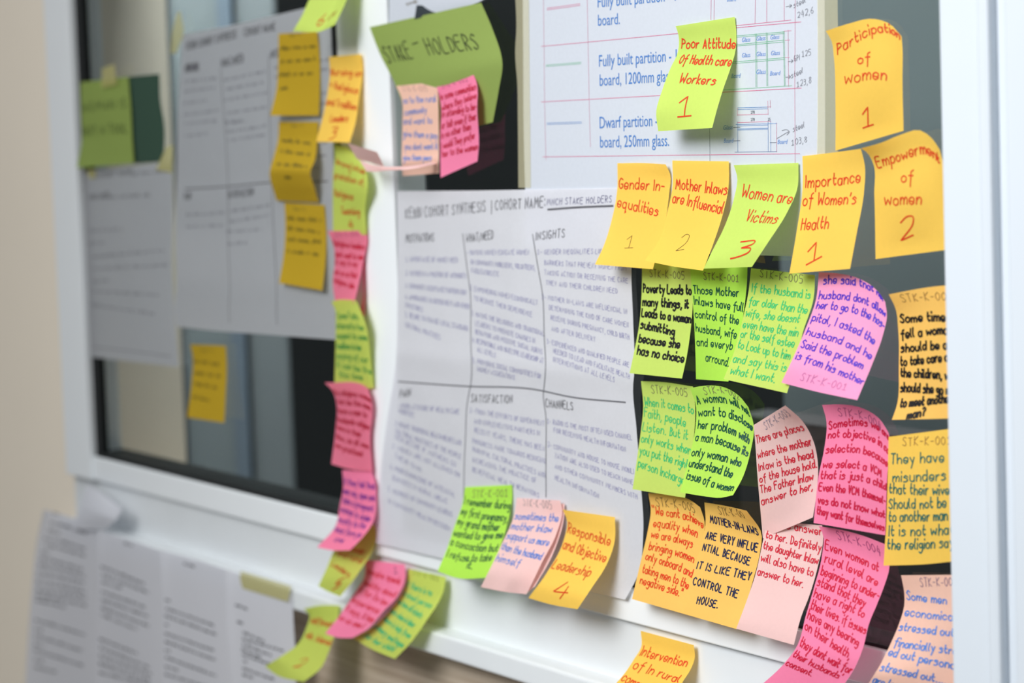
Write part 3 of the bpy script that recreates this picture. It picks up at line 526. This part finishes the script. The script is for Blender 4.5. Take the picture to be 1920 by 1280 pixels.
note(BRIGHT, *d, [(328, 30), (338, 160), (350, 320), (357, 480), (360, 615)], [(618, 30), (615, 130), (600, 270), (572, 450), (522, 627)], 'bright green note reading those mother inlaws have full control',
     [(DGRN, 17, 1.3, [('Those Mother', 345, 185, 572, 202), ('Inlaws have full', 350, 240, 596, 277), ('control of the', 350, 305, 572, 340), ('husband, wife', 360, 375, 560, 412), ('and everyb', 366, 445, 540, 467), ('arround.', 410, 522, 522, 552)])], ('STK-K-001', 400, 117, 573, 130, 14), base=1.5)
note(LIME, *d, [(635, 60), (622, 180), (590, 330), (550, 480), (498, 615)], [(955, 95), (950, 200), (892, 390), (860, 540), (815, 685)], 'lime note in pale green ink reading if the husband is far older',
     [(GRN, 17, 1.2, [('If the husband is', 640, 178, 930, 212), ('far older than the', 624, 242, 912, 288), ('wife, she doesnt', 608, 302, 872, 334), ('even have the min', 590, 357, 867, 402), ('or the self estee', 573, 402, 848, 457), ('to Look up to him', 555, 457, 828, 517), ('and say this is', 543, 527, 808, 578), ('what I want.', 530, 587, 752, 632)])], ('STK-K-005', 680, 105, 892, 136, 15), base=2.4)
e = ((1400, 490), 2.51)
note(LILAC, *e, [(340, 50), (326, 180), (280, 310), (220, 450), (163, 570)], [(652, 190), (660, 250), (640, 350), (592, 480), (520, 652)], 'lilac pink note in violet ink reading she said that her husband',
     [(VIO, 17, 1.3, [('she said that her', 362, 107, 647, 192), ('husband dont allow', 338, 177, 652, 262), ('her to go to the hos-', 320, 222, 647, 322), ('pital, I asked the', 288, 277, 597, 392), ('husband and he', 263, 342, 582, 462), ('Said the problem', 243, 402, 542, 507), ('is from his mother', 223, 457, 547, 582)])], ('STK-K-001', 250, 558, 463, 607, 15, (190, 110, 160)), T=[(420, 55), (540, 85), (615, 138)], B=[(340, 615)], base=3)
note(AMBER, *e, [(668, 155), (700, 220), (713, 320), (716, 500), (706, 680), (683, 745)], [(975, 110), (985, 300), (990, 500), (992, 738)], 'amber note in heavy black ink reading some times fell a woman',
     [(BLK, 18, 1.9, [('Some times', 725, 288, 960, 282), ('fell a woman', 728, 362, 968, 340), ('should be at', 728, 427, 962, 410), ('to take care of', 725, 492, 965, 468), ('the children, we', 727, 542, 972, 557), ('should she go me', 722, 612, 975, 627), ('to meet another', 722, 687, 962, 662), ('man?', 753, 742, 838, 725)])], ('STK-K-005', 735, 192, 965, 184, 15, (150, 110, 60)), T=[(800, 130), (880, 118)], B=[(830, 742)], base=1.5, bow=2)
note(ROSE, *e, [(32, 770), (40, 850), (50, 1000), (62, 1140), (76, 1302)], [(182, 677), (262, 750), (316, 850), (335, 950), (330, 1080), (312, 1204)], 'pale pink note in red ink reading there are places where the mother',
     [(DRED, 16, 1.2, [('There are places', 44, 857, 272, 792), ('where the mother', 52, 927, 307, 862), ('Inlaw is the head', 56, 987, 314, 922), ('of the house hold.', 58, 1042, 330, 967), ('The Father Inlaw', 63, 1092, 312, 1027), ('answer to her,', 66, 1147, 310, 1072)])], ('STK-K-003', 90, 792, 206, 722, 15, (140, 130, 150)), base=3.2, bow=4)
note(PINK, *e, [(355, 675), (375, 750), (365, 880), (340, 1000), (315, 1230)], [(668, 806), (673, 830), (662, 1000), (652, 1288)], 'hot pink note reading sometimes we are not objective in selection',
     [((188, 20, 60), 16, 1.4, [('Sometimes we are', 383, 790, 670, 842), ('not objective in co', 383, 832, 667, 907), ('selection because', 370, 902, 662, 967), ('we select a VCM', 353, 972, 632, 1012), ('that is just a child', 340, 1022, 657, 1077), ('Even the VCM themsel-', 328, 1077, 652, 1142), ('ves do not know what', 326, 1137, 652, 1207), ('they want for themselves', 320, 1187, 652, 1267)])], ('STK-K-004', 435, 727, 632, 792, 15, (170, 80, 120)), T=[(440, 672), (545, 690), (625, 740)], base=2.4)
note(ORANGE, *e, [(668, 825), (666, 900), (660, 1100), (655, 1250), (644, 1431)], [(990, 783), (995, 1000), (1000, 1408)], 'orange note in teal ink reading they have misunderstood',
     [(TEAL, 21, 1.3, [('They have', 680, 952, 928, 942), ('misunders', 688, 1037, 937, 1027), ('that their wives', 667, 1092, 975, 1097), ('Should not be', 670, 1162, 938, 1157), ('to another man', 670, 1222, 945, 1217), ('It is not what', 670, 1290, 972, 1282), ('the religion say', 663, 1354, 972, 1342)])], ('STK-K-001', 735, 867, 962, 860, 16, (150, 110, 60)), T=[(800, 808), (900, 795)], B=[(830, 1425)], base=3.4, bow=2)
note(LIME, *d, [(85, 625), (96, 750), (85, 870), (65, 1010), (43, 1165)], [(345, 652), (356, 760), (350, 900), (330, 1060), (305, 1208)], 'lime note in green ink reading when it comes to faith people listen',
     [(GRN, 18, 1.2, [('When it comes to', 103, 747, 347, 787), ('Faith, people', 101, 802, 307, 852), ('Listen. But it', 88, 872, 317, 917), ('only works when', 80, 927, 332, 992), ('you put the right', 73, 987, 317, 1062), ('person Incharge', 70, 1052, 299, 1142)])], ('STK-K-005', 140, 687, 317, 702, 15), T=[(200, 630)], base=1.3)
note(NEON, *d, [(330, 660), (358, 740), (357, 860), (322, 1020), (280, 1180)], [(622, 755), (648, 840), (632, 980), (592, 1110), (545, 1195)], 'neon green curling note reading a woman will not want to disclose her problem',
     [(DGRN, 18, 1.4, [('A woman will not', 363, 742, 630, 802), ('want to disclose', 373, 802, 641, 872), ('her problem with', 370, 862, 622, 937), ('a man because its', 344, 922, 617, 1002), ('only woman who', 333, 997, 580, 1052), ('understand the', 323, 1052, 537, 1107), ('issue of a women', 313, 1112, 542, 1172)])], ('STK-K-002', 405, 692, 577, 717, 15), T=[(400, 648), (500, 655), (575, 698)], B=[(400, 1200), (480, 1208)], base=2.6, bow=4)
f = ((1150, 900), 3.368)
note(AMBER, *f, [(220, 80), (236, 180), (215, 330), (178, 490), (118, 750)], [(548, 170), (574, 250), (550, 450), (505, 640), (440, 842)], 'amber note in red ink reading we cant achieve equality',
     [((214, 52, 20), 17, 1.2, [('"', 244, 205, 258, 207), ('We cant achieve', 268, 217, 567, 303), ('equality when', 253, 292, 527, 362), ('we are always', 238, 362, 497, 427), ('bringing women', 223, 437, 504, 522), ('only onboard and', 203, 502, 494, 612), ('taking men to the', 183, 582, 470, 687), ('negative side."', 168, 652, 428, 737)])], ('STK-K-005', 275, 166, 517, 207, 16, (130, 104, 60)), T=[(350, 90), (480, 122)], base=1.6)
note(AMBER, *f, [(575, 140), (582, 270), (552, 420), (512, 560), (440, 842)], [(842, 192), (936, 340), (925, 460), (880, 640), (835, 790), (780, 940)], 'amber note with a folded corner reading mother-in-laws are very influential',
     [(NAVY, 15, 1.4, [('MOTHER-IN-LAWS', 613, 267, 917, 347), ('ARE VERY INFLUE', 583, 367, 907, 452), ('NTIAL BECAUSE', 563, 442, 857, 537), ('IT IS LIKE THEY', 526, 557, 862, 632), ('CONTROL THE', 503, 657, 780, 742), ('HOUSE.', 527, 777, 657, 807)])], ('STK-K-00', 672, 217, 834, 237, 16, (130, 104, 60)), T=[(700, 160)], base=2.6)
note(ROSE, *f, [(975, 255), (950, 360), (896, 600), (842, 760), (776, 937)], [(1318, 285), (1325, 350), (1290, 550), (1230, 750), (1190, 850), (1140, 1040)], 'pale pink note tucked below another, reading definitely the daughter inlaw will answer to her',
     [(DRED, 16, 1.2, [('is answer', 1090, 305, 1317, 347), ('to her. Definitely', 960, 362, 1314, 452), ('the daughter Inlaw', 943, 432, 1292, 532), ('will also have to', 918, 507, 1257, 607), ('answer to her.', 891, 592, 1197, 677)])], base=1.4)
g = ((1440, 900), 3.369)
note(PINK, *g, [(320, 290), (345, 335), (340, 480), (290, 680), (240, 850), (182, 1050), (100, 1160), (-40, 1290), (-140, 1370)], [(742, 405), (766, 560), (740, 650), (690, 780), (640, 900), (600, 1060), (540, 1200), (480, 1290), (420, 1370)], 'long hot pink note reading even women at rural level are beginning to understand',
     [((196, 22, 56), 18, 1.3, [('Even women at', 363, 437, 694, 577), ('rural level are', 358, 517, 687, 667), ('beginning to under-', 333, 597, 697, 757), ('stand that they', 298, 662, 607, 802), ('have a right to', 288, 737, 602, 867), ('their lives. if issues', 268, 812, 622, 972), ('have any bearing', 243, 872, 567, 1047), ('on their health,', 210, 942, 512, 1127), ('they dont wait for', 193, 1047, 542, 1222)]), ((196, 22, 56), 14, 1.2, [('their husbands\'', 155, 1112, 457, 1257), ('consent.', 90, 1167, 272, 1237)])], ('STK-K-004', 445, 372, 712, 472, 17, (150, 60, 110)), T=[(450, 310), (600, 350)], base=2.4, nv=30)
note(PEACH, *g, [(840, 600), (858, 690), (862, 780), (830, 900), (780, 1020), (700, 1180), (640, 1275), (600, 1350)], [(1215, 597), (1220, 800), (1218, 1000), (1212, 1350)], 'peach pink note in blue ink reading some men, against the right jamb',
     [(BLUE, 17, 1.2, [('Some men', 878, 752, 1127, 782), ('economica', 863, 857, 1165, 887), ('stressed out', 823, 947, 1172, 987), ('financially stre', 793, 1047, 1190, 1102), ('ed out persona', 758, 1107, 1178, 1192), ('stressed out....', 693, 1202, 1122, 1285), ('are less', 655, 1280, 850, 1330)])], ('STK-K-004', 965, 672, 1190, 664, 16, (140, 110, 130)), base=2)
note(ORANGE, *f, [(173, 950), (176, 1050), (130, 1130), (70, 1220), (10, 1290), (-40, 1350)], [(508, 1040), (514, 1120), (490, 1190), (440, 1270), (390, 1360)], 'orange note on the sill reading intervention of in rural communities',
     [((214, 52, 20), 20, 1.3, [('Intervention', 166, 1107, 457, 1178), ('of In rural', 122, 1187, 407, 1278), ('communities', 36, 1265, 330, 1372)])], base=2, grp=SIL)
h = ((800, 880), 3.2)
note(BRIGHT, *h, [(230, 105), (216, 200), (170, 330), (120, 480), (65, 610)], [(512, 92), (513, 160), (472, 370), (412, 540), (370, 648)], 'bright green note reading i remember during my first pregnancy',
     [(DGRN, 16, 1.3, [('I remember during', 217, 207, 502, 237), ('my first pregnancy,', 199, 267, 492, 312), ('my grand mother', 175, 327, 432, 367), ('wanted to give me', 156, 397, 452, 412), ('a concoction but', 133, 447, 422, 492), ('I refuse to take', 120, 522, 384, 547), ('it.', 240, 592, 270, 597)])], ('STK-K-001', 275, 168, 485, 162, 15), B=[(190, 652)], base=7.5, grp=SIL, crease=lambda u, v: 2.5 * np.maximum(0, 1 - np.abs(u - .42) / .3) * v)
note(ROSE, *h, [(540, 170), (530, 250), (440, 470), (325, 705)], [(800, 185), (812, 230), (780, 380), (690, 560), (600, 748)], 'pale pink note in blue ink reading sometimes the mother inlaw support us more',
     [(BLUE, 16, 1.2, [('sometimes the', 528, 297, 787, 312), ('mother Inlaw', 498, 357, 747, 377), ('support us more', 470, 412, 727, 457), ('than the husband', 440, 477, 682, 542), ('himself', 406, 547, 552, 582)])], ('STK-K-005', 580, 217, 752, 237, 15, (150, 140, 140)), B=[(460, 732)], base=8, grp=SIL, crease=lambda u, v: 3 * np.maximum(0, 1 - np.abs(u - .48) / .3) * v)
note(ROSE, *h, [(740, 200), (720, 450), (650, 560), (590, 750)], [(826, 205), (826, 260), (760, 500), (650, 700)], 'second pale pink note showing behind the folded pale pink note on the sill', base=6.6, grp=SIL)
note(ORANGE, *h, [(815, 240), (841, 300), (820, 430), (720, 620), (610, 770)], [(1130, 285), (1128, 430), (1080, 570), (990, 710), (905, 838)], 'orange note reading responsible and objective leadership',
     [(RED, 21, 1.3, [('Responsible', 845, 377, 1097, 457), ('and Objective', 808, 472, 1067, 557), ('Leadership', 743, 587, 972, 642)]), (RED, 36, 1.4, [('4', 745, 752, 832, 762)])], B=[(750, 810)], base=8, grp=SIL)

# the green card and its two notes
i = ((560, 0), 2.667)
cardS = Sheet('green_card', [(693, 51), (712, 100), (740, 156), (762, 215), (776, 268)], [(902, 5), (924, 56), (942, 120), (935, 169), (924, 229)], CARD, base=5.6, dL=[5.6, 6, 6, 4, 3], dR=[3, 6, 11, 7, 3], bow=2, nu=20, nv=24)
words(cardS, (700, 0), 6.4, [('STAKE', 160, 760, 480, 700), ('-', 505, 610, 570, 590), ('HOLDERS', 680, 660, 1270, 585)], 32, BLK, 1.0)
cardS.done('large leaf green card reading stake-holders', 'card')
note(PEACH, *i, [(487, 430), (514, 490), (519, 620), (516, 800), (520, 880)], [(690, 410), (696, 470), (700, 600), (701, 760), (700, 866)], 'peach note in blue ink pinned over the green stakeholders card',
     [(BLUE, 13, 1.0, [('so to the rural', 520, 517, 687, 507), ('community', 530, 577, 640, 562), ('and want to', 520, 622, 667, 617), ('give them a pay', 525, 682, 695, 692), ('you dont want it', 530, 747, 695, 747), ('give them pens', 525, 802, 665, 802)])], ('STK-K-005', 525, 457, 645, 457, 11, (190, 150, 140)), base=8, dL=[8, 9, 9, 10, 8], dR=[8, 9, 9, 10, 8], grp='sticky notes at the green card', crease=lambda u, v: 4 * np.exp(-((v - .86) / .05) ** 2))
note(PINK, *i, [(690, 430), (710, 520), (708, 680), (710, 888)], [(858, 342), (886, 400), (893, 560), (901, 730), (894, 806)], 'hot pink note in red ink beside the peach note on the green card',
     [((180, 14, 44), 14, 1.2, [('in some communities', 710, 502, 888, 447), ('where they believe', 712, 557, 888, 492), ('in attending to be-', 712, 592, 890, 547), ('or talk even if ther', 712, 647, 888, 597), ('is no other then', 715, 692, 862, 647), ('I would They prefer', 715, 747, 882, 692), ('her to the women', 718, 787, 895, 747)])], ('STK-K-002', 720, 442, 847, 405, 11, (170, 80, 110)), base=8.4, dL=[8.4, 9, 10, 13], dR=[9, 14, 12, 12], grp='sticky notes at the green card')
loop = Sheet('curled_note', [(674, 300), (700, 309), (720, 312), (756, 312), (818, 303)], [(687, 321), (704, 322), (722, 320), (762, 318), (822, 306)], ROSE, dL=[22, 28, 30, 24, 10], dR=[25, 30, 32, 26, 10], bow=1, nu=10, nv=40)
loop.done('pale pink note curling away from the white mullion beside the peach note', 'sticky note')
under = Sheet('folded_end', [(652, 268), (660, 282), (669, 298)], [(707, 285), (713, 297), (720, 312)], ROSE, dL=[38, 30, 21], dR=[44, 36, 26], bow=0)
under.obj.parent = loop.obj

# ------------------------------------------------------------------ the column of notes on the mullion, out of focus
j = ((500, 0), 4.268)
note(LIME, *j, [(520, -330), (460, -180), (340, 0), (280, 130), (210, 250)], [(760, -330), (705, -160), (640, 0), (590, 110), (545, 200)], 'lime note at the top edge of the picture, left of the white mullion', [((200, 60, 20), 22, 1.6, [('6', 395, 210, 450, 190)]), ((160, 120, 30), 10, .8, [('STK', 480, 170, 545, 120)])],
     B=[(440, 248)], base=6, grp=MUL, most=40, crease=lambda u, v: 4 * np.maximum(0, 1 - np.abs(u - .68) / .32))
note(ORANGE, *j, [(497, 455), (506, 560), (490, 720), (450, 930), (395, 1135)], [(755, 432), (769, 530), (742, 760), (712, 980), (665, 1140)], 'orange note on the mullion reading religious and tradition leaders',
     [(RED, 14, 1.5, [('Nursing on', 512, 602, 757, 612), ('* Religious', 508, 705, 727, 752), ('and Tradition', 475, 837, 717, 882), ('Leaders', 510, 972, 647, 974)]), (RED, 24, 1.5, [('3', 500, 1118, 545, 1105)])], base=5.6, grp=MUL)
k_ = ((600, 260), 5.333)
note(OLIVE, *k_, [(130, 50), (146, 150), (131, 350), (128, 600), (130, 950)], [(250, 78), (380, 190), (462, 315), (475, 400), (450, 750), (466, 960)], 'yellow green note on the mullion reading wrong interpretation of religious teaching',
     [((190, 60, 30), 14, 1.4, [('Wrong Inter', 163, 252, 467, 362), ('pretation of', 148, 392, 437, 472), ('Religious', 148, 572, 332, 612), ('Teaching', 213, 752, 397, 764)]), ((190, 60, 30), 16, 1.5, [('4', 290, 890, 332, 882)])], base=5.2, grp=MUL, dL=[5, 5.2, 5.4, 5.4, 6], dR=[5, 14, 16, 9, 7])
l = ((590, 420), 5.333)
note(CORAL, *l, [(480, 380), (485, 500), (490, 700), (440, 900)], [(500, 380), (500, 500), (500, 700), (500, 920)], 'sliver of a pink note behind the upper coral pink note on the mullion', base=4.6, dL=[4.6, 4.7], dR=[4.6, 4.7], grp=MUL)
note(CORAL, *l, [(130, 70), (190, 220), (200, 400), (182, 560), (205, 790)], [(515, 65), (526, 150), (490, 350), (440, 600), (395, 790)], 'upper coral pink note on the mullion, in red ink',
     [((190, 20, 50), 12, 1.4, [('Religious leaders', 200, 215, 497, 257), ('dont want to see', 205, 325, 480, 357), ('it say is my', 205, 402, 425, 427), ('not on us that', 195, 500, 420, 542), ('religions side', 190, 582, 392, 650)])], ('STK-K-004', 210, 130, 440, 120, 9, (170, 80, 110)), base=6.5, dL=[9, 6.5, 7, 9, 12], dR=[6.5, 6.5, 9, 14, 18], grp=MUL)
note(OLIVE, *l, [(165, 775), (207, 860), (210, 1000), (207, 1250), (196, 1665)], [(415, 765), (480, 910), (530, 1080), (552, 1280), (590, 1640)], 'yellow green note in green ink between the two coral pink notes',
     [((40, 140, 70), 13, 1.2, [('Some Faith', 232, 947, 440, 957), ('interacts her', 225, 1045, 500, 1065), ('respect to some', 225, 1145, 528, 1165), ('traditions to her', 218, 1245, 470, 1265), ('saying of our', 220, 1340, 535, 1385), ('it can be the', 225, 1430, 570, 1500), ('this time', 250, 1530, 480, 1560)])], T=[(250, 755), (340, 756)], base=9, dL=[16, 14, 11, 9, 8], dR=[18, 16, 12, 9, 7], grp=MUL)
m = ((580, 640), 4.923)
note(CORAL, *m, [(140, 380), (210, 450), (251, 580), (242, 800), (203, 1130)], [(545, 440), (576, 560), (561, 900), (581, 1200)], 'lower coral pink note on the mullion, in dark red ink',
     [((170, 14, 40), 12, 1.4, [('By religions women', 245, 490, 572, 570), ('can be the men', 255, 570, 565, 640), ('have a man to', 258, 655, 530, 705), ('husbands religion', 255, 735, 552, 820), ('here in their', 248, 805, 480, 885), ('Now, as all men', 250, 895, 552, 995), ('are practised', 240, 975, 490, 1062)])], T=[(240, 378), (430, 380), (510, 408)], base=9, dL=[16, 11, 9, 10, 13], dR=[11, 9, 9, 9], grp=MUL, B=[(340, 1170)])
q = ((580, 860), 4.739)
note(OLIVE, *q, [(320, 600), (270, 710), (215, 820), (150, 980), (80, 1130)], [(578, 580), (598, 680), (560, 820), (480, 950), (390, 1080), (275, 1222)], 'yellow green note under the pink note with violet ink at the sash corner',
     [((180, 70, 30), 12, 1.4, [('For lower', 260, 780, 480, 850), ('and rural', 250, 850, 460, 930), ('[Leaders]', 190, 940, 355, 1060)]), ((190, 60, 30), 20, 1.5, [('5', 205, 1160, 265, 1130)])], base=5, most=26, grp=MUL, B=[(170, 1180)])
note(PINK, *q, [(292, 98), (300, 250), (270, 420), (240, 580), (70, 785)], [(550, 110), (582, 200), (593, 330), (566, 560), (470, 700), (360, 812)], 'pink note in violet ink low on the mullion, its bottom curling out',
     [((100, 34, 140), 13, 1.3, [('if they tell that', 310, 222, 590, 272), ('men say, open and', 298, 305, 582, 375), ('take a pregnant', 295, 385, 567, 470), ('woman is under', 268, 465, 540, 560), ('mostly to the', 255, 560, 490, 620), ('head farm go', 215, 640, 450, 695), ('one', 218, 732, 290, 745)])], base=8, most=36, dL=[8, 8.5, 10, 17, 36], dR=[8, 9, 11, 15, 26, 34], grp=MUL, B=[(210, 812)])
r = ((480, 1030), 5.0526)
note(OLIVE, *r, [(450, 560), (505, 620), (480, 730), (400, 890), (240, 1010), (85, 1105)], [(790, 530), (770, 680), (742, 820), (692, 960), (622, 1110), (450, 1255)], 'yellow green note curling off the sill with the number 2',
     [((196, 70, 30), 13, 1.4, [('Indifferent', 520, 695, 720, 740), ('with & Interest', 470, 830, 720, 915)]), ((196, 70, 30), 24, 1.2, [('2', 350, 1115, 430, 1110)])], T=[(600, 530)], B=[(200, 1190)], base=17.5, most=34, grp=SIL)
note(OLIVE, *r, [(1440, 180), (1416, 330), (1280, 560), (1080, 750), (920, 840)], [(1800, 260), (1780, 380), (1610, 680), (1440, 910), (1315, 1035)], 'yellow green note in green ink hanging over the sill beside a pink note',
     [((60, 180, 120), 13, 1.3, [('if there is no', 1420, 350, 1660, 440), ('trained person', 1375, 430, 1650, 560), ('we have all infants', 1320, 500, 1560, 650), ('born when in labor', 1250, 590, 1490, 740), ('there is help from', 1180, 660, 1450, 840), ('primary and hope', 1110, 735, 1380, 930), ('for her child', 1010, 820, 1290, 965)])], ('STK-K-001', 1480, 235, 1730, 300, 10, (140, 150, 60)), B=[(1110, 950)], base=8, most=40, dL=[2, 8, 19, 28, 34], dR=[4, 10, 24, 32, 36], grp=SIL)
note(PINK, *r, [(1035, 95), (1030, 250), (920, 430), (780, 640), (655, 795)], [(1410, 140), (1415, 260), (1340, 440), (1200, 590), (1060, 750), (910, 838)], 'pink note in red ink hanging over the sill at the foot of the mullion',
     [((206, 16, 40), 13, 1.4, [('people speak', 1060, 225, 1360, 330), ('healthy about', 1010, 330, 1310, 455), ('it for its law', 970, 400, 1230, 530), ('experience', 905, 490, 1150, 605), ('it says, it has', 840, 570, 1100, 690), ('us as one I', 780, 655, 1000, 745)])], ('1', 1310, 225, 1340, 222, 12, (60, 30, 60)), B=[(760, 830)], base=8, most=44, dL=[6, 9, 20, 32, 42], dR=[6, 12, 22, 32, 38, 42], grp=SIL)

# ------------------------------------------------------------------ the left pane
s1 = ((480, 40), 4.925)
YI = (104, 92, 30)
def yellow(off, sc, L, Rr, label, rows, code, **k):
    n = Sheet('sticky_note', cv(off, sc, *L), cv(off, sc, *Rr), YELLOW, base=1.6, **k)
    scribbles(n, off, sc, rows, 8, YI, .9, seed=len(label)); scribbles(n, off, sc, [code], 6, (140, 124, 40), .6, 'reference_code', seed=9)
    n.done(label, 'sticky note', LP)
yellow(*s1, [(208, 115), (204, 400), (190, 620), (130, 870)], [(565, 95), (586, 300), (591, 600), (581, 870)], 'topmost of the three yellow notes over the blurred flip chart sheet', [(220, 270, 560, 240), (230, 390, 560, 360), (220, 510, 565, 490), (225, 635, 300, 625)], (310, 140, 440, 135))
s2 = ((480, 300), 4.925)
yellow(*s2, [(212, -355), (200, -170), (160, -20), (125, 140), (155, 260), (190, 375)], [(578, -352), (566, -180), (545, 0), (502, 110), (540, 250), (580, 392)], 'middle yellow note over the blurred flip chart sheet, folded outward', [(240, -170, 540, -135), (220, -70, 510, -35), (190, 50, 480, 70), (270, 170, 330, 170)], (330, -305, 460, -305), dL=[2, 3, 9, 17, 12, 5], dR=[2, 3, 8, 16, 11, 4])
yellow(*s2, [(262, 390), (271, 600), (261, 820), (245, 950), (212, 1135)], [(632, 415), (651, 700), (641, 950), (612, 1205)], 'lowest of the three yellow notes over the blurred flip chart sheet', [(290, 550, 620, 575), (290, 640, 600, 680), (295, 745, 625, 775), (285, 855, 590, 885)], (350, 460, 480, 470))
yellow((320, 600), 5.82, [(215, 265), (241, 400), (226, 700), (180, 1060)], [(600, 280), (611, 450), (601, 800), (586, 1120)], 'single yellow note on the left pane below the flip chart sheet', [(260, 460, 570, 510), (260, 590, 560, 630), (250, 705, 550, 760), (240, 850, 430, 895)], (340, 340, 490, 350))
g1 = Sheet('green_card', cv((100, 80), 3.765, (190, 280), (195, 500), (201, 680), (165, 885)), cv((100, 80), 3.765, (530, 240), (550, 500), (558, 680), (570, 850)), CARD, dL=[5, 5, 5, 10], dR=[3, 4, 4, 5], bow=1.5)
words(g1, (100, 80), 3.765, [('WOMAN IS', 205, 490, 515, 455), ('NOT A TOOL', 215, 655, 520, 630)], 16, (74, 90, 44), 1.3)
g1.done('small green card taped at the far left of the window', 'card')
g2 = Sheet('painted_card_reflection', cv((100, 80), 3.765, (520, 240), (545, 500), (565, 855)), cv((100, 80), 3.765, (750, 220), (756, 400), (785, 600), (777, 840)), CARDREFL, dL=[1, 1], dR=[1, 1], bow=.5)  # sheet coloured as the small green card's reflection in the glass
g2.done('dark green sheet imitating the reflection of the small green card in the left pane', 'card')
